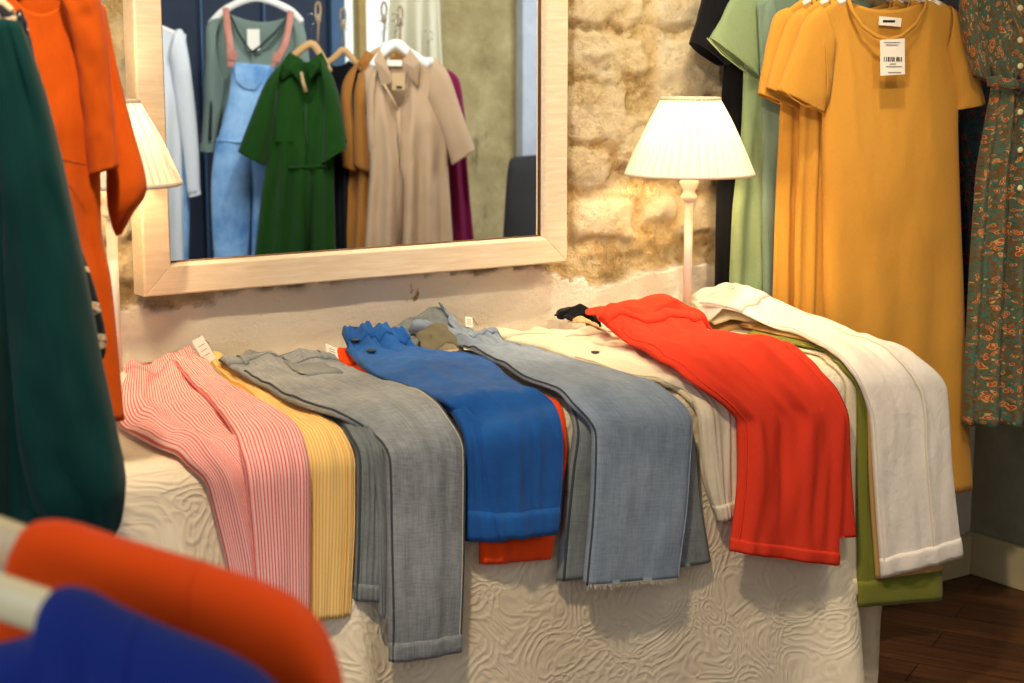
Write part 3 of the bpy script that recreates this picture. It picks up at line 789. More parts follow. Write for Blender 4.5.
p2 = on_y(109.5, 184, -.155); lamp(p2.x, p2.y, p2.z, 'lit pleated table lamp half hidden behind the orange tunic', .875)

# ------------------------------------------------------------------ hanging garments
class Garment:
    """a garment hanging in the vertical plane through the pixel (px,py) at depth d, turned by yaw degrees"""
    def __init__(s, name, label, cat, px, py, d, yaw=0., group=None):
        s.L = at(px, py, d) if d > 0 else on_y(px, py, d)
        rr = Vector((RIGHT.x, RIGHT.y, 0)).normalized()
        s.X = Matrix.Rotation(math.radians(yaw), 3, 'Z') @ rr
        s.Z = Vector((0, 0, 1)); s.N = s.X.cross(s.Z)      # toward the viewer
        if s.N.dot(CAM - s.L) < 0: s.N = -s.N
        s.root = thing(name, label, cat, s.L, group)
    def pl(s, px, py, b=0.):
        v = on_plane(px, py, s.L + s.N*b, s.N) - s.L
        return v.dot(s.X), v.z
    def P(s, a, b, c): return s.L + s.X*a + s.N*b + s.Z*c
    def Q(s, px, py, b=0.):
        a, c = s.pl(px, py, b); return s.P(a, b, c)
    def body(s, name, rows, neck, scoop_f, scoop_b, mat, th=(.012, .05), folds=(.008, 5, 0., .25), nu=44, nv=60, pw=.6, boff=0., seed=0., solid=.0016, sub=0, parent=None):
        R = []
        for py, pl, pr in rows:
            aL, c = s.pl(pl, py); aR, _ = s.pl(pr, py); R.append((-c, aL, aR))
        aL0, aR0, c0 = R[0][1], R[0][2], -R[0][0]; cH = -R[-1][0]
        nL, cN = s.pl(neck[0], neck[2]); nR, _ = s.pl(neck[1], neck[2])
        _, cF = s.pl((neck[0]+neck[1])/2, scoop_f); _, cB = s.pl((neck[0]+neck[1])/2, scoop_b)
        def ztop(x, front):
            if x <= nL: return lerp(c0, cN, smooth((x-aL0)/max(nL-aL0, 1e-4))*.5 + .5*clamp((x-aL0)/max(nL-aL0, 1e-4)))
            if x >= nR: return lerp(c0, cN, smooth((aR0-x)/max(aR0-nR, 1e-4))*.5 + .5*clamp((aR0-x)/max(aR0-nR, 1e-4)))
            q = clamp(1-((x-(nL+nR)/2)/((nR-nL)/2))**2)
            return cN - (cN-(cF if front else cB))*q**pw
        def pt(u, v, front):
            x = lerp(aL0, aR0, u); zt = ztop(x, front)
            c = lerp(zt, cH, v)
            if c < c0: l, r_ = interp(R, -c)
            else: l, r_ = aL0, aR0
            a_ = lerp(l, r_, u)
            e = (max(0., 4*u*(1-u)))**.42
            tk = lerp(th[0], th[1], smooth(v*3.))*.5
            amp = folds[0]*smooth((v-folds[3])/.5)
            f = amp*math.sin(2*PI*folds[1]*u + folds[2] + 1.2*nz(u*2+seed, v*1.5)) + .0035*fbm(u*5+seed, v*7, seed)*(1 if front else .6)
            b = (tk if front else -tk)*e + f*min(1, e*1.2)
            if v == 0. and (x < nL or x > nR): b = 0.
            return s.P(a_, b + boff, c)
        s.last = pt
        rows_, V = [], []
        for i in range(nv+1):
            v = i/nv; v = v**1.15
            rows_.append([pt(j/nu, v, True) for j in range(nu+1)] + [pt(1-j/nu, v, False) for j in range(1, nu)])
            V.append(v*(cN-cH))
        wd = aR0-aL0
        U = [j/nu*wd for j in range(nu+1)] + [wd+j/nu*wd for j in range(1, nu)] + [2*wd]
        o = loft(name, rows_, mat, parent or s.root, True, U=U, V=V, solid=solid, sub=sub)
        return o
    def limb(s, name, secs, mat, thick=.03, n=22, m=26, boff=0., seed=0., amp=.003, solid=.0016, caps=(0, 0), parent=None, sub=0):
        """tube whose silhouette runs through pixel pairs (pxA,pyA,pxB,pyB[,b])"""
        S = []
        for k in secs:
            a0, c0 = s.pl(k[0], k[1]); a1, c1 = s.pl(k[2], k[3]); S.append((a0, c0, a1, c1, k[4] if len(k) > 4 else 0.))
        S = resample(S, m)
        rows, V = [], []
        ln = 0.
        for i, (a0, c0, a1, c1, bb) in enumerate(S):
            k = i/(m-1)
            hw = math.hypot(a1-a0, c1-c0)/2
            tk = min(thick, hw)*(thick and 1)
            row = []
            for j in range(n):
                th = 2*PI*j/n; cs, sn = math.cos(th), math.sin(th)
                w_ = abs(sn)**.75*(1 if sn > 0 else -1)
                row.append(s.P((a0+a1)/2+(a1-a0)/2*-cs, w_*tk + boff + bb + amp*fbm(cs*2+seed, k*5+seed, sn*2), (c0+c1)/2+(c1-c0)/2*-cs))
            rows.append(row); V.append(ln)
            if i < m-1: ln += math.hypot((S[i+1][0]+S[i+1][2]-a0-a1)/2, (S[i+1][1]+S[i+1][3]-c0-c1)/2)
        U = [j/n*.3 for j in range(n+1)]
        return loft(name, rows, mat, parent or s.root, True, caps, U=U, V=V, solid=solid, sub=sub)
    def strip(s, name, pts, r, mat, b=0., parent=None, flat=1., n=8):
        return tube(name, [s.Q(p[0], p[1], b + (p[2] if len(p) > 2 else 0)) for p in pts], r, mat, parent or s.root, n=n, flat=flat)
    def card(s, name, px0, py0, px1, py1, b, mat, parent=None, t=.0012, tilt=0.):
        a0, c0 = s.pl(px0, py0, b); a1, c1 = s.pl(px1, py1, b)
        m = Matrix.Rotation(math.radians(tilt), 3, s.N)
        return card(name, s.P((a0+a1)/2, b, (c0+c1)/2), m @ s.X, m @ s.Z, abs(a1-a0), abs(c1-c0), t, mat, parent or s.root)
    def panel(s, name, poly, b, mat, parent=None, t=.003, bulge=0.):
        """flat sewn-on piece with a pixel outline"""
        pts = [s.pl(p[0], p[1], b) for p in poly]; n = len(pts)
        v = [s.P(a_, b+t, c) for a_, c in pts] + [s.P(a_, b, c) for a_, c in pts]
        ca, cc = sum(p[0] for p in pts)/n, sum(p[1] for p in pts)/n
        v.append(s.P(ca, b+t+bulge, cc))
        f = [(i, (i+1) % n, 2*n) for i in range(n)] + [tuple(range(n, 2*n))[::-1]] + [(i, n+i, n+(i+1) % n, (i+1) % n) for i in range(n)]
        return mk(name, v, f, mat, parent or s.root, smooth_=False, bevel=.0008)

HOOKS = {}
def hanger(g, label, pts, r, mat, hook=None, name='clothes_hanger', group=None, up=.13, flat=.7, rail=None):
    """shoulder bar through pixel points on garment g's plane, with a steel hook"""
    a = [g.pl(*p) for p in pts]
    mid = a[len(a)//2]
    t = thing(name, label, 'hanger', g.P(mid[0], 0, mid[1]), group)
    path = [g.P(x, 0, y) for x, y in resample(a, 21)]
    tube('shoulder_bar', path, lambda k: r*(.75+.25*math.sin(PI*k)), mat, t, 10, flat)
    if rail:
        up = max((rail[1] - .022 - g.P(mid[0], 0, mid[1]).z)/.55, .04); HOOKS.setdefault(rail[0], []).append(g.P(mid[0], 0, mid[1]))
    hk = [g.P(mid[0], 0, mid[1])] + [g.P(mid[0], 0, mid[1]+up*.55)] + [g.P(mid[0] + .022*math.sin(q) , 0, mid[1]+up*.55+.022*(1-math.cos(q))) for q in [PI*.3*k for k in range(1, 5)]]
    tube('hook', hk, .0017, M['steel'], t, 8)
    return t

# ---- yellow dresses
YG = 'mustard yellow dresses on the rail'

def yellow_dress(label, px, d, yaw, body, sl, folds, th=(.012, .07)):
    g = Garment('dress', label, 'dress', px, -4, d, yaw, YG); k = px - 893
    g.body('body', body, (847+k, 928+k, -6), 41, 10, M['yellow'], th=th, folds=folds, nu=60, nv=70, seed=px*.1)
    g.limb('sleeve', sl, M['yellow'], .017, boff=.010, seed=px*.3)
    g.limb('sleeve', [(950+k,6,944+k,50),(964+k,22,952+k,84),(973+k,60,955+k,104),(985+k,104,953+k,110)], M['yellow'], .026, boff=-.004, seed=2.)
    g.strip('neck_binding', [(847+k,-5,.004),(852+k,10,.012),(862+k,26,.018),(876+k,36,.022),(889+k,40,.024),(902+k,36,.022),(916+k,24,.018),(925+k,8,.012),(928+k,-5,.004)], .0042, M['yellow'], .004, flat=.5)
    return g
g = yellow_dress('long mustard yellow T-shirt dress facing out at the front of the rail', 893, -.285, 16,
    [(14,815,966),(50,818,962),(110,822,958),(200,823,959),(300,824,963),(400,825,966),(500,823,972)],
    [(818,6,832,44),(803,20,830,74),(788,58,827,96),(775,90,821,113)], (.005, 3.5, .6, .3))
g.strip('cuff_seam', [(780,86,.0),(792,98,.03),(806,107,.034),(819,106,.02)], .0009, M['yellow'], .014)
g.strip('shoulder_seam', [(818,16,.012),(826,50,.022),(828,84,.026),(825,110,.026)], .0012, M['yellow'], .008)
g.strip('side_seam', [(957,112,.004),(956,200,.004),(958,300,.004),(962,400,.004),(966,488,.004)], .0014, M['yellow'], .006)
ft = g.card('neck_label', 879, 17, 901, 26, .0005, M['paper'], tilt=-4)
g.card('print_line', 883, 20, 895, 22.5, .0014, M['ink'], parent=ft, t=.0004)
pt_ = g.card('price_tag', 881, 39, 904, 75, .046, M['paper'], tilt=3)
for k, x in enumerate((884,886.2,888,889,890.6,892.4,894,896.4,897.6,899.4,901)):
    wd = .5 + .5*((k*7) % 3)/2
    g.card('barcode_bar', x, 57, x+wd, 61.5, .0472, M['ink'], parent=pt_, t=.0004)
for y, x0_, x1_ in ((42,884,900), (44.5,886,898), (63.5,890,896), (66,886,902), (72,888,901)): g.card('print_line', x0_, y, x1_, y+.9, .0472, M['inkgrey'], parent=pt_, t=.0004)
hanger(g, 'white hanger inside the front mustard dress', [(838,3),(858,-6),(888,-16),(918,-4),(940,5)], .009, M['hanger_white'], group='white hangers on the right rail', rail=('right', 1.55))
g = yellow_dress('mustard yellow dress hanging directly behind the front one, sleeve showing', 876, -.24, 21,
    [(14,797,949),(50,799,945),(110,800,941),(200,796,942),(300,794,946),(400,792,949),(500,790,955)],
    [(800,8,816,44),(786,20,816,74),(772,58,814,96),(764,88,812,111)], (.014, 13, .9, .02), (.012, .05))
hanger(g, 'white hanger of the middle mustard dress', [(820,4),(841,-6),(871,-16),(901,-4),(923,5)], .009, M['hanger_white'], group='white hangers on the right rail', rail=('right', 1.55))
g = yellow_dress('rearmost mustard yellow dress next to the sage green dress', 858, -.195, 26,
    [(14,778,931),(50,780,927),(110,780,923),(200,776,924),(300,773,928),(400,770,931),(500,768,937)],
    [(784,8,800,44),(771,18,800,74),(762,58,800,94),(756,94,798,112)], (.014, 15, 2.4, .02), (.012, .04))
hanger(g, 'white hanger of the rearmost mustard dress', [(802,4),(823,-6),(853,-16),(883,-4),(905,5)], .009, M['hanger_white'], group='white hangers on the right rail', rail=('right', 1.55))

# ---- sage and grey green dresses, black dress
g = Garment('dress', 'sage green short-sleeved dress beside the rearmost mustard dress', 'dress', 800, -10, -.115, 31, 'green dresses on the rail')
g.body('body', [(6,742,860),(60,744,858),(120,742,858),(220,732,862),(330,728,866),(470,726,870)], (778,826,-14), 20, 2, M['sage'], th=(.012, .05), folds=(.012, 7, .4, .1), nu=60, nv=60)
g.limb('sleeve', [(760,-14,756,40),(732,-6,758,58),(716,22,758,74),(706,38,757,80)], M['sage'], .014, boff=.012, seed=4.)
g.limb('sleeve', [(846,0,850,50),(866,20,852,60),(880,60,856,76)], M['sage'], .022, seed=4.5)
g.strip('cuff_binding', [(707,38,.0),(722,54,.012),(740,68,.014),(756,79,.004)], .0016, M['sage'], .014)
hanger(g, 'white hanger inside the sage green dress', [(752,2),(780,-12),(802,-20),(826,-12),(850,2)], .008, M['hanger_white'], group='white hangers on the right rail', rail=('right', 1.55))
g = Garment('dress', 'grey green dress between the sage dress and mustard dresses', 'dress', 818, -14, -.155, 29, 'green dresses on the rail')
g.body('body', [(2,757,872),(60,760,870),(120,762,868),(220,762,872),(330,764,874),(470,764,876)], (790,842,-18), 16, -2, M['greygreen'], th=(.012, .035), folds=(.008, 5, 2., .1), nu=50, nv=56)
g.limb('sleeve', [(770,-12,774,44),(762,20,778,60),(764,60,778,78)], M['greygreen'], .014, seed=5.)
hanger(g, 'white hanger inside the grey green dress', [(768,-2),(798,-16),(818,-24),(842,-14),(862,-2)], .008, M['hanger_white'], group='white hangers on the right rail', rail=('right', 1.55))
g = Garment('dress', 'black short-sleeved dress hanging closest to the stone wall', 'dress', 780, -16, -.072, 34)
g.body('body', [(2,722,838),(60,724,836),(120,720,836),(220,716,838),(330,714,842),(470,712,846)], (756,806,-20), 10, -4, M['black'], th=(.012, .05), folds=(.008, 6, 1., .1), nu=46, nv=50)
g.limb('sleeve', [(736,-20,730,34),(710,-14,732,48),(698,20,730,62),(691,42,722,66)], M['black'], .022, seed=6.)
g.limb('sleeve', [(826,-4,830,50),(846,20,834,56),(852,50,836,66)], M['black'], .016, seed=6.5)
hanger(g, 'white hanger inside the black dress', [(732,-4),(760,-18),(782,-26),(806,-16),(830,-4)], .008, M['hanger_white'], group='white hangers on the right rail', rail=('right', 1.55))

# ---- floral dresses
g = Garment('dress', 'dark red and teal printed dress showing behind the mustard dress hem side', 'dress', 972, -20, 3.52, 14, 'printed dresses at the right')
g.body('body', [(0,936,1012),(80,944,1004),(160,946,1000),(300,948,1000),(424,950,1004)], (958,990,-26), 0, -14, M['floral2'], th=(.012, .04), folds=(.008, 4, .4, .15), nu=46, nv=56)
g.limb('sleeve', [(940,-26,938,20),(950,-20,964,30),(946,30,962,60)], M['floral2'], .02, seed=8.)
hanger(g, 'white hanger inside the red and teal printed dress', [(944,-8),(960,-24),(974,-32),(990,-24),(1004,-8)], .008, M['hanger_white'], group='white hangers on the right rail', rail=('right', 1.55))
g = Garment('dress', 'green floral belted dress with buttons at the right edge', 'dress', 1032, -26, 3.28, 10, 'printed dresses at the right')
g.body('body', [(-6,962,1100),(30,972,1094),(60,984,1084),(84,992,1074),(110,988,1080),(180,976,1092),(300,968,1102),(424,962,1110)], (1008,1056,-34), 14, -20, M['floral'], th=(.012, .10), folds=(.017, 7, .9, .02), nu=84, nv=70)
g.limb('sleeve', [(974,-24,968,20),(962,0,984,34),(964,36,986,60),(974,76,990,82)], M['floral'], .028, seed=9.)
g.limb('sleeve', [(1090,-20,1094,24),(1104,10,1086,50),(1110,60,1090,90)], M['floral'], .022, seed=9.5)
g.strip('belt', [(988,82,.012),(996,81,.034),(1010,84,.050),(1024,85,.056),(1044,84,.056),(1064,84,.044),(1078,82,.012)], .010, M['floral'], .004, flat=.35)
kn = g.limb('belt_bow', [(1004,74,1004,94),(1012,80,1012,90),(1024,76,1022,96)], M['floral2'], .012, boff=.062, seed=3.)
for y in (8, 40, 66, 112, 150, 188): 
    c = g.Q(1020, y, .058); n_ = 14
    rows = [[c + g.X*r_*math.cos(2*PI*j/n_) + g.Z*r_*math.sin(2*PI*j/n_) + g.N*h_ for j in range(n_)] for r_, h_ in ((.006, 0), (.0065, .002), (.004, .003))]
    loft('button', rows, M['button'], g.root, True, (1, 1))
hanger(g, 'white hanger inside the green floral dress', [(984,-10),(1010,-30),(1032,-40),(1056,-30),(1080,-10)], .008, M['hanger_white'], group='white hangers on the right rail', rail=('right', 1.55))

# ---- left : orange tunic and bottle green knit
g = Garment('tunic', 'burnt orange batwing tunic hanging in front of the left lamp', 'tunic', 40, -20, 1.88, 8)
g.body('body', [(0,-50,96),(40,-46,98),(120,-40,100),(180,-36,100),(232,-30,101),(279,-26,110),(345,-22,117),(424,-16,124)], (10,70,-16), 14, -6, M['tunic'], th=(.014, .06), folds=(.010, 4, .2, .2), nu=50, nv=64, seed=11.)
g.limb('sleeve', [(60,-12,99,-10),(74,40,107,32),(84,110,113,102),(91,175,119,166)], M['tunic'], .05, boff=.012, seed=12., amp=.005, m=34)
g.limb('sleeve_back', [(94,0,102,6),(103,60,113,62),(104,120,128,122),(104,172,142,172),(105,206,143,196),(110,228,130,216),(114,238,119,236)], M['tunic'], .03, boff=-.03, seed=13., amp=.004, m=34)
g.strip('hem_stitch', [(62,160,.034),(74,163,.036),(86,165,.034)], .0007, M['ink'], .012)
hanger(g, 'cream hanger inside the orange tunic', [(-30,-2),(10,-14),(40,-24),(70,-14),(98,-2)], .009, M['hanger_cream'], rail=('left', 1.52))
g = Garment('jumper', 'dark bottle green knitted top with long sleeves at the left edge', 'jumper', -60, 10, 1.62, 10)
def sect(name, secs, thick, boff, seed, amp, m=40): return g.limb(name, secs, M['teal'], thick, boff=boff, seed=seed, amp=amp, m=m, n=30)
g.body('body', [(36,-170,30),(120,-168,46),(240,-166,62),(360,-160,74),(470,-156,84),(528,-150,82)], (-100,-6,14), 44, 24, M['teal'], th=(.014, .08), folds=(.012, 5, .4, .15), nu=50, nv=60, seed=15.)
sect('sleeve', [(-20,16,22,22),(-8,90,47,92),(2,180,67,176),(8,270,86,266),(14,360,103,356),(22,436,119,430),(34,490,126,476),(50,522,122,516),(58,533,112,533)], .05, .02, 16., .016)
g.strip('neck_trim', [(-20,8),(-2,14),(8,22),(22,26)], .010, M['blackfloral'], .012, flat=.6)
hanger(g, 'cream hanger inside the bottle green knit', [(-130,30),(-90,16),(-60,6),(-30,14),(10,32)], .009, M['hanger_cream'], rail=('left', 1.52))
# dark floral garment between them
g = Garment('blouse', 'dark floral blouse edge peeping between the green knit and orange tunic', 'blouse', 10, 0, 1.74, 8)
g.body('body', [(20,-80,26),(120,-70,46),(225,-60,70),(262,-56,85),(300,-54,97),(345,-50,106),(362,-50,104)], (-20,20,8), 24, 14, M['blackfloral'], th=(.012, .03), folds=(.005, 4, .4, .2), nu=40, nv=44, seed=18.)
hanger(g, 'cream hanger inside the dark floral blouse', [(-60,14),(-34,4),(-14,-4),(0,2),(12,12)], .006, M['hanger_cream'])

def rail(name, pts, z, label, ext0, ext1):
    a, b = min(pts, key=lambda p: p.y), max(pts, key=lambda p: p.y)
    d_ = (b-a); d_.z = 0; d_.normalize()
    a = Vector((a.x, a.y, z)) - d_*ext0; b = Vector((b.x, b.y, z)) + d_*ext1
    t = thing(name, label, 'rail', a)
    tube('bar', [a, b], .011, M['steel'], t, 14)
    for q in (a + d_*.02, b - d_*.02): tube('ceiling_rod', [q, Vector((q.x, q.y, H_CEIL))], .008, M['steel'], t, 12)
rail('clothes_rail', HOOKS['right'], 1.55, 'steel clothes rail above the mustard and green dresses', .25, .02)
rail('clothes_rail', HOOKS['left'], 1.52, 'steel clothes rail above the orange tunic and green knit', .2, .2)
# ---- blurred pair in the foreground
def coat(label, ridge, depth0, depth1, mat, drop=.42, half=.030, seed=0., seam=None):
    """shoulder of a garment seen from above the rail: an inverted U swept along the shoulder line"""
    R = resample(ridge, 40)
    c0 = at(ridge[0][0], ridge[0][1], depth0)
    t = thing('jacket', label, 'jacket', c0)
    path = [at(px, py, lerp(depth0, depth1, i/39)) for i, (px, py) in enumerate(R)]
    dirv = (path[-1]-path[0]); dirv.z = 0; dirv.normalize()
    nrm = dirv.cross(Vector((0, 0, 1)))
    if nrm.dot(CAM - path[0]) < 0: nrm = -nrm
    rows = []
    prof_ = []
    for j in range(33):
        q = j/32
        if q < .36: prof_.append((1., -(1-(q/.36))*drop - .03))
        elif q <= .64:
            a_ = (q-.36)/.28*PI; prof_.append((math.cos(a_), -.03 + .03*math.sin(a_)**.8))
        else: prof_.append((-1., -((q-.64)/.36)*drop - .03))
    for i, p in enumerate(path):
        k = i/39
        rows.append([p + nrm*(x*half*(1+.9*smooth(-y/.25)) + .010*fbm(k*6+seed, y*5, seed)*(smooth(-y/.06))) + Vector((0, 0, y + (.0 if y > -.04 else 0))) for x, y in prof_])
    U = [j*.03 for j in range(33)]; V = [i*.01 for i in range(40)]
    loft('body', rows, mat, t, False, U=U, V=V, solid=.003)
    if seam is not None:
        i = int(seam*39); tube('shoulder_seam', [rows[i][j] + nrm*.001 + Vector((0, 0, .0005)) for j in range(4, 20)], .0022, mat, t, 8)
    return t, path, nrm
t, path, nrm = coat('blurred flame orange jacket shoulder on a cream hanger in the foreground', [(-140,604),(-50,600),(8,584),(26,530),(60,523),(110,538),(160,553),(210,568),(262,586),(298,606),(322,640),(334,690),(340,760)], 1.02, .96, M['flame'], .45, .020, 2., .57)
t2, path2, nrm2 = coat('blurred royal blue jacket shoulder nearest the camera at the bottom left', [(-140,664),(-40,652),(36,634),(52,594),(80,592),(120,612),(170,634),(220,654),(262,680),(290,720),(304,790)], .90, .86, M['royal'], .4, .020, 4., .55)
def near_hanger(label, pts, d0, d1, r):
    P_ = [at(px, py, lerp(d0, d1, i/(len(pts)-1))) for i, (px, py) in enumerate(pts)]
    t = thing('clothes_hanger', label, 'hanger', P_[0], 'cream hangers in the foreground')
    tube('shoulder_bar', resample([tuple(p) for p in P_], 20), r, M['hanger_cream'], t, 14, .6)
    h0 = P_[0]
    tube('hook', [h0, h0+Vector((0, 0, .07)), h0+Vector((.012, 0, .095)), h0+Vector((.03, 0, .1)), h0+Vector((.042, 0, .085))], .0018, M['steel'], t, 8)
near_hanger('cream hanger in the foreground orange jacket', [(-150,490),(-60,520),(10,545),(34,553),(56,561)], 1.03, 1.02, .016)
near_hanger('cream hanger in the foreground blue jacket', [(-150,548),(-60,576),(10,600),(40,610),(62,618)], .905, .90, .0135)

# ------------------------------------------------------------------ the far side of the room, seen in the mirror
MIRROR_Y = YM
VY = 2*YM - FY                              # where the far wall appears behind the glass
def fx(px): return on_y(px, 150, VY).x
def fbox(name, px0, px1, z0, z1_, d0, d1, mat, parent=None, **kw):
    return box(name, (fx(px0), VY-d1, z0), (fx(px1), VY-d0, z1_), mat, parent, **kw)
struct(fbox('wall_front', 60, 560, -.05, H_CEIL, -.2, 0, M['farstone']))
struct(fbox('trim_1', 516, 560, 0, H_CEIL, 0, .06, M['farwhite']))
dr = struct(fbox('door_1', 100, 327, 0, 2.3, 0, .04, M['navy']))
for px in (140, 200, 262): struct(fbox('trim_2', px, px+2, 0, 2.3, .04, .052, M['navylight'], bevel=.003))
struct(fbox('trim_3', 328, 341, 0, 2.4, 0, .06, M['navylight']))
wn = struct(fbox('window_1', 342, 396, .75, 2.3, 0, .02, M['gold']))
pn = fbox('pane', 345, 394, .8, 2.25, .021, .027, M['daylight'], wn)
struct(fbox('trim_4', 352, 359, 0, 2.5, .03, .09, M['gold']))
g = Garment('curtain', 'cream curtain gathered beside the bright window seen in the mirror', 'curtain', 415, -20, 7.45, 0)
g.body('panel', [(-60,386,438),(40,386,441),(120,388,446),(200,386,448),(330,384,450)], (388,436,-62), -60, -60, M['curtain'], th=(.02, .06), folds=(.03, 4, .4, 0.), nu=50, nv=30)
ch = thing('chair', 'dark grey chair back seen low in the mirror', 'chair', at(522, 300, 6.7))
gc = Garment.__new__(Garment); gc.L = at(522, 200, 6.7); rr = Vector((RIGHT.x, RIGHT.y, 0)).normalized(); gc.X = rr; gc.Z = Vector((0, 0, 1)); gc.N = gc.X.cross(gc.Z)
if gc.N.dot(CAM-gc.L) < 0: gc.N = -gc.N
gc.root = ch
gc.limb('backrest', [(514,157,556,154),(509,163,560,158),(506,190,562,188),(502,260,566,258)], M['chairgrey'], .03, caps=(1, 1))
gc.limb('seat', [(500,258,566,258),(496,270,568,270),(498,280,566,280)], M['chairgrey'], .2, caps=(1, 1))
for x in (503, 560):
    for b in (-.16, .16): tube('leg', [gc.Q(x, 278, b), gc.P(gc.pl(x, 278)[0], b, -gc.L.z + .0)], .014, M['chairgrey'], ch)

MG = 'garments reflected in the mirror'
# white shirt at the left
g = Garment('shirt', 'white long-sleeved shirt at the left edge of the mirror', 'shirt', 150, 28, 6.35, 10)
g.body('body', [(34,116,186),(80,112,184),(150,112,182),(270,108,184)], (138,160,28), 44, 32, M['whiteshirt'], th=(.01, .10), folds=(.02, 3, .2, .1))
g.limb('sleeve', [(176,30,170,60),(184,34,172,70),(192,80,174,90),(198,140,182,140),(200,192,188,194)], M['whiteshirt'], .05, boff=.02, seed=3.)
g.limb('cuff', [(199,182,187,184),(201,194,189,197)], M['whiteshirt'], .055, boff=.02)
hanger(g, 'white hanger inside the reflected white shirt', [(118,36),(138,28),(150,22),(162,28),(182,36)], .012, M['hanger_white'], group=MG)
g = Garment('trousers', 'light blue trousers hanging below the reflected white shirt', 'trousers', 180, 170, 6.5, 10)
g.limb('leg', [(170,120,192,120),(172,200,190,200),(176,270,188,270)], M['chambray'], .05, seed=2.)
g.limb('leg', [(150,120,172,120),(152,200,174,200),(154,270,174,270)], M['chambray'], .05, seed=2.)
g.limb('waistband', [(150,112,192,112),(150,121,192,121)], M['chambray'], .055)
# blouse
g = Garment('blouse', 'grey green long-sleeved blouse under the blue dungarees in the mirror', 'blouse', 256, 14, 6.5, 4)
g.body('body', [(22,208,304),(50,214,302),(100,220,300),(150,222,300),(215,222,300)], (230,294,14), 52, 22, M['blouse'], th=(.012, .10), folds=(.02, 4, .2, .2), pw=1.1)
g.limb('sleeve', [(224,18,214,40),(208,24,222,70),(206,60,226,90),(204,110,220,120),(201,148,215,148)], M['blouse'], .05, boff=.015, seed=3.)
g.limb('cuff', [(200,143,216,145),(200,151,216,152)], M['blouse'], .055, boff=.015)
g.limb('sleeve', [(290,18,298,40),(303,26,292,60),(310,70,294,90),(312,120,298,124),(313,148,299,150)], M['blouse'], .05, boff=-.02, seed=4.)
g.strip('neck_edge', [(230,15,.03),(238,32,.05),(246,45,.055),(252,52,.055),(262,45,.055),(276,32,.05),(289,15,.03)], .006, M['blouse_dark'], .004)
g.strip('sleeve_fold_shade', [(214,40,.045),(212,80,.05),(210,140,.05)], .006, M['blouse_dark'], .008)  # shade of the sleeve fold put in as a dark strip
g.strip('neck_tie', [(252,51,.05),(253,58,.055),(251,66,.055)], .003, M['blouse'])
g.card('price_tag', 247, 29, 260, 50, .06, M['paper'])
hanger(g, 'white hanger carrying the reflected blouse and dungarees', [(210,24),(226,9),(256,-2),(288,9),(302,22)], .016, M['hanger_white'], group=MG)
# dungarees
g = Garment('dungarees', 'light blue denim dungarees with pinkish leather straps in the mirror', 'dungarees', 254, 64, 6.42, 4)
g.limb('bib', [(232,62,274,66),(230,90,276,92),(224,118,280,118),(218,140,284,140)], M['chambray'], .05, seed=5., boff=.02, caps=(1, 0))
g.limb('leg', [(217,138,254,140),(212,180,252,182),(213,230,250,232),(216,272,248,272)], M['chambray'], .055, seed=6., boff=.02)
g.limb('leg', [(246,138,286,140),(252,180,286,182),(252,230,284,232),(252,272,282,272)], M['chambray'], .055, seed=7., boff=.01)
g.panel('bib_pocket', [(234,65),(262,67),(262,82),(255,90),(244,88),(236,80)], .076, M['chambray'], bulge=.006)
g.strip('waist_seam', [(217,140,.07),(236,142,.08),(254,142,.082),(284,140,.07)], .004, M['chambray'])
g.limb('strap', [(223,8,229,8,.0),(226,30,233,30,.06),(229,50,236,48,.08),(230,67,237,67,.09)], M['leather'], .008, boff=.01)
g.limb('strap', [(288,10,294,12,.0),(286,32,292,32,.06),(280,50,288,50,.08),(272,66,278,66,.09)], M['leather'], .008, boff=.01)
for px, py in ((233, 55), (277, 57)): g.card('buckle', px-4, py-5, px+4, py+5, .11, M['leather'], t=.006, tilt=-6)
# forest green shirt dress
g = Garment('shirt_dress', 'forest green short-sleeved shirt dress in the middle of the mirror', 'dress', 305, 58, 6.2, 2, MG)
g.body('body', [(74,272,330),(100,262,340),(130,262,338),(160,266,334),(190,262,334),(262,254,336)], (291,321,52), 104, 62, M['forest'], th=(.014, .10), folds=(.016, 4, .4, .2), pw=1.2, seed=21.)
g.limb('sleeve', [(284,62,278,90),(268,80,276,112),(254,112,272,138),(239,151,266,165)], M['forest'], .06, boff=.02, seed=22., solid=.004)
g.limb('sleeve', [(322,58,326,90),(334,80,326,110),(342,112,324,134),(347,142,322,158)], M['forest'], .06, boff=.02, seed=23., solid=.004)
g.limb('cuff', [(346,138,324,152,.01),(347,148,322,163,.01)], M['forest'], .065, boff=.02, solid=.004)
g.panel('collar', [(290,52),(303,60),(300,82),(292,74),(282,80),(278,68)], .03, M['forest'], t=.006, bulge=.015)
g.panel('collar', [(322,52),(308,62),(310,80),(318,72),(326,74),(328,64)], .03, M['forest'], t=.006, bulge=.015)
g.strip('button_placket', [(306,104,.052),(307,140,.056),(308,180,.056),(308,260,.056)], .010, M['forest'], flat=.4)
g.strip('waist_seam', [(288,168,.05),(305,167,.058),(326,166,.05)], .004, M['forest'], .002)
g.panel('chest_pocket', [(276,116),(294,116),(294,142),(276,142)], .048, M['forest'], t=.006)
g.strip('swing_tag', [(301,72,.05),(303,82,.06),(306,92,.06)], .008, M['kraft'], flat=.3)
hanger(g, 'wooden hanger inside the reflected green shirt dress', [(280,72),(296,54),(311,44),(320,54),(330,72)], .016, M['hanger_wood'], group=MG)
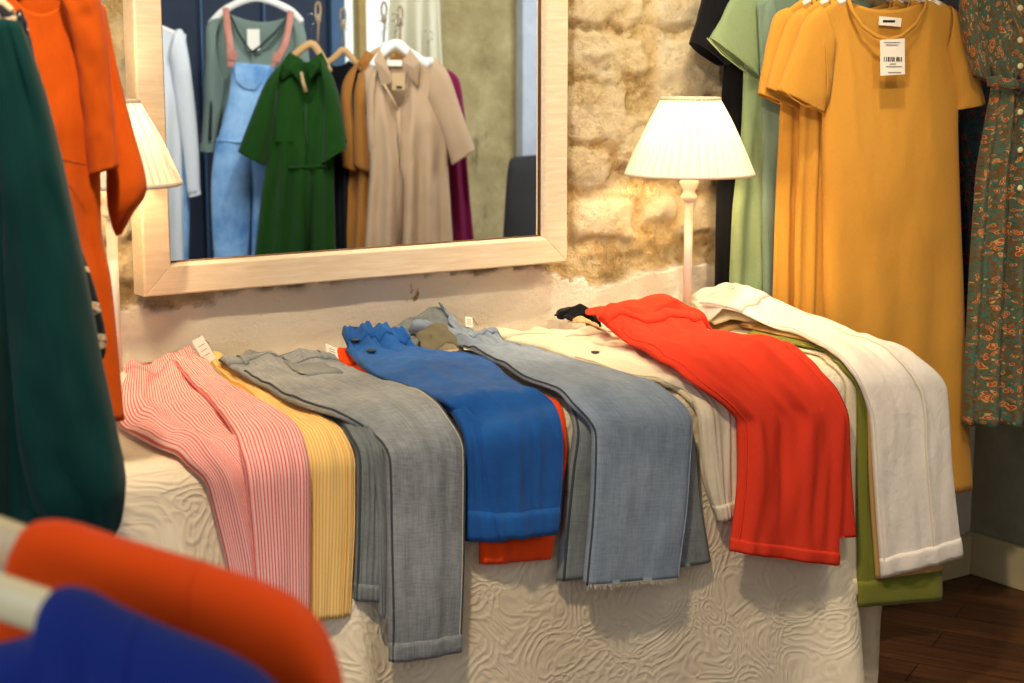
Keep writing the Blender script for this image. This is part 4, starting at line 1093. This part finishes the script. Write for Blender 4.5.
# black shirt behind
g = Garment('shirt', 'black shirt behind the reflected green shirt dress', 'shirt', 330, 64, 6.32, 4)
g.body('body', [(72,306,362),(110,308,356),(170,318,350),(262,316,352)], (324,348,60), 90, 66, M['black'], th=(.012, .05), folds=(.012, 3, .2, .2))
g.limb('sleeve', [(312,66,308,90),(300,86,310,112),(296,120,312,130)], M['black'], .03)
g.limb('sleeve', [(350,66,352,96),(358,90,350,112),(360,120,346,132)], M['black'], .03)
hanger(g, 'pale hanger inside the reflected black shirt', [(314,72),(334,58),(343,50),(352,58),(362,70)], .014, M['hanger_wood'], group=MG)
# two caramel jumpsuits
for i, (dx, d, lab) in enumerate(((0, 6.34, 'rear caramel brown shirt left of the sand jumpsuit in the mirror'), (13, 6.27, 'front caramel brown shirt overlapping the sand jumpsuit in the mirror'))):
    g = Garment('jumpsuit', lab, 'jumpsuit', 370+dx, 58, d, 2, MG)
    g.body('body', [(74,345+dx,420),(110,342+dx,420),(160,346+dx,420),(200,344+dx,420),(262,340+dx,420)], (368+dx,396,52), 90, 60, M['caramel'], th=(.012, .07), folds=(.012, 4, .3, .1), seed=30.+i)
    g.limb('sleeve', [(360+dx,60,352+dx,90),(344+dx,82,354+dx,120),(341+dx,120,362+dx,150),(342+dx,166,364+dx,173)], M['caramel'], .05, boff=.02, seed=31.+i, solid=.004)
    g.panel('collar', [(366+dx,50),(376+dx,56),(368+dx,74),(358+dx,64)], .02, M['caramel'], t=.005, bulge=.01)
    hanger(g, ['wooden hanger inside the rear caramel shirt in the mirror', 'wooden hanger inside the front caramel shirt in the mirror'][i], [(352+dx,72),(368+dx,58),(382+dx,50),(396+dx,58),(408+dx,70)], .014, M['hanger_wood'], group=MG)
# burgundy behind the sand jumpsuit
g = Garment('dress', 'burgundy dress behind the reflected sand jumpsuit', 'dress', 432, 62, 6.3, 2)
g.body('body', [(76,404,456),(110,404,462),(150,404,466),(200,404,470),(262,402,476)], (414,434,60), 84, 66, M['burgundy'], th=(.012, .06), folds=(.014, 4, .2, .1))
g.limb('sleeve', [(440,66,446,90),(458,78,450,106),(464,110,454,122),(468,140,456,144)], M['burgundy'], .03)
g.limb('sleeve', [(414,66,410,96),(406,84,412,106),(402,120,412,126)], M['burgundy'], .02)
hanger(g, 'hanger inside the reflected burgundy dress', [(410,74),(420,66),(428,60),(438,66),(452,76)], .012, M['hanger_white'], group=MG)
# sand jumpsuit
g = Garment('jumpsuit', 'sand beige short-sleeved collared jumpsuit at the front of the mirror rail', 'jumpsuit', 396, 52, 6.08, 2, MG)
g.body('body', [(72,364,444),(100,366,446),(130,368,448),(165,370,448),(200,368,450),(262,364,454)], (380,412,50), 108, 62, M['sandtwill'], th=(.014, .12), folds=(.018, 4, .9, .15), pw=1.3, seed=41.)
g.limb('sleeve', [(434,58,428,100),(448,74,436,120),(462,114,446,144),(475,150,452,165)], M['sandtwill'], .06, boff=.0, seed=42., solid=.004)
g.limb('sleeve', [(378,62,374,96),(369,80,376,116),(367,112,378,140),(369,152,380,160)], M['sandtwill'], .04, boff=.0, seed=43., solid=.004)
g.panel('collar', [(380,48),(374,60),(382,86),(394,82),(386,62)], .05, M['sandtwill'], t=.006, bulge=.02)
g.panel('collar', [(410,48),(404,62),(410,78),(418,86),(420,62)], .05, M['sandtwill'], t=.006, bulge=.02)
g.strip('button_placket', [(398,108,.062),(399,140,.066),(400,180,.066),(399,262,.066)], .012, M['sandtwill'], flat=.35)
g.strip('placket_edge', [(384,84,.056),(392,98,.062),(398,110,.066)], .005, M['sandtwill'])
g.strip('shoulder_seam', [(440,62,.03),(441,90,.045),(446,140,.03)], .004, M['sandtwill'])
pt_ = g.card('price_tag', 392, 73, 405, 90, .08, M['kraft'])
g.card('print_line', 396, 86, 402, 88, .084, M['ink'], parent=pt_, t=.002)
g.card('neck_label', 387, 60, 402, 66, .01, M['paper'])
hanger(g, 'white hanger inside the reflected sand jumpsuit', [(372,66),(384,52),(396,44),(408,52),(430,66)], .020, M['hanger_white'], group=MG)
# hemp cord loops carrying the hangers
for i, (px, y0, y1, d) in enumerate(((318, 2, 42, 6.2), (343, 8, 46, 6.34), (384, 2, 42, 6.27), (400, 6, 44, 6.08))):
    c = at(px, y0+6, d)
    t = thing('cord_loop', ['cord loop above the reflected green shirt dress', 'cord loop above the reflected black shirt', 'cord loop above the reflected caramel shirts', 'cord loop above the reflected sand jumpsuit'][i], 'cord', c, 'cord loops in the mirror')
    lp = [at(px + 2.6*math.sin(q), y0 + 8 - 8*math.cos(q), d) for q in [2*PI*k/16 for k in range(17)]]
    tube('loop', lp, .0045, M['cord'], t, 8)
    tube('tail', [at(px, y0+15, d), at(px+.6, (y0+y1)/2, d), at(px-.3, y1, d)], .0042, M['cord'], t, 8)
    lathe('knot', at(px, y0+17, d), [(0, -.02), (.010, -.012), (.012, 0), (.009, .012), (0, .02)], M['cord'], t, 10)
MIRROR_Y = None

# ------------------------------------------------------------------ camera
cd = bpy.data.cameras.new('camera'); cam = bpy.data.objects.new('camera', cd); COL.objects.link(cam)
cam.location = CAM; cam.rotation_euler = ROT.to_euler()
cd.sensor_width = 36; cd.lens = F/1024*36; cd.clip_start = .05
cd.dof.use_dof = True; cd.dof.focus_distance = 2.9; cd.dof.aperture_fstop = 6.5
SC.camera = cam

# ------------------------------------------------------------------ light
def spot(name, loc, target, power, col, size, blend=.6, rad=.06):
    l = bpy.data.lights.new(name, 'SPOT'); l.energy = power; l.color = col; l.spot_size = math.radians(size); l.spot_blend = blend; l.shadow_soft_size = rad
    o = bpy.data.objects.new(name, l); COL.objects.link(o); o.location = loc
    o.rotation_euler = (Vector(target)-Vector(loc)).to_track_quat('-Z', 'Y').to_euler(); return o
def area(name, loc, target, power, col, sx, sy):
    l = bpy.data.lights.new(name, 'AREA'); l.energy = power; l.color = col; l.shape = 'RECTANGLE'; l.size = sx; l.size_y = sy
    o = bpy.data.objects.new(name, l); COL.objects.link(o); o.location = loc
    o.rotation_euler = (Vector(target)-Vector(loc)).to_track_quat('-Z', 'Y').to_euler(); return o
WARM = (1., .80, .56)
spot('assumed_spot_table', (-1.5, -1.55, 2.6), (-.40, -.4, .7), 150, WARM, 62)  # assumed warm ceiling spot over the table; no fitting modelled
spot('assumed_spot_rail', (-.1, -1.9, 2.6), (.75, -.2, .9), 48, WARM, 52)  # assumed overhead spot on the hanging dresses, without a fitting
spot('assumed_spot_left', (-1.3, -1.5, 2.6), (-1.5, -1.3, 1.0), 28, WARM, 60)  # assumed ceiling spot above the left garments and foreground jackets; source unseen
spot('assumed_spot_wall', (.05, -.75, 2.6), (.12, 0, 1.15), 105, WARM, 52)  # assumed ceiling spot raking down the stone wall; no such lamp in view
spot('added_spot_far', (.6, -1.7, 2.6), (1.3, -3.3, 1.1), 70, (1., .92, .80), 70)  # spot added to light the reflected garments; unseen source
area('assumed_daylight_left', (-3.4, -3.0, 1.5), (-.5, -.4, .7), 30, (.80, .88, 1.), 1.4, 1.6)  # bare area light for assumed cool daylight from behind left; no window here
area('assumed_side_light', (3.3, -2.3, 2.0), (1.2, -3.4, 1.1), 42, (.90, .95, 1.), 1.2, 1.4)  # assumed side light on the reflected garments
area('front_fill', (.1, -1.6, 2.3), (1.1, -3.3, 1.1), 32, (.90, .95, 1.), 1.0, .6)  # added fill inside the room, lifts the reflected garments; no window here
wd_ = bpy.data.worlds.new('world'); SC.world = wd_; wd_.use_nodes = True
bg = wd_.node_tree.nodes['Background']; bg.inputs[0].default_value = (.9, .92, 1., 1); bg.inputs[1].default_value = .22
SC.view_settings.view_transform = 'Standard'; SC.view_settings.look = 'None'
SC.view_settings.exposure = .15; SC.view_settings.gamma = 1.; SC.view_settings.use_curve_mapping = False
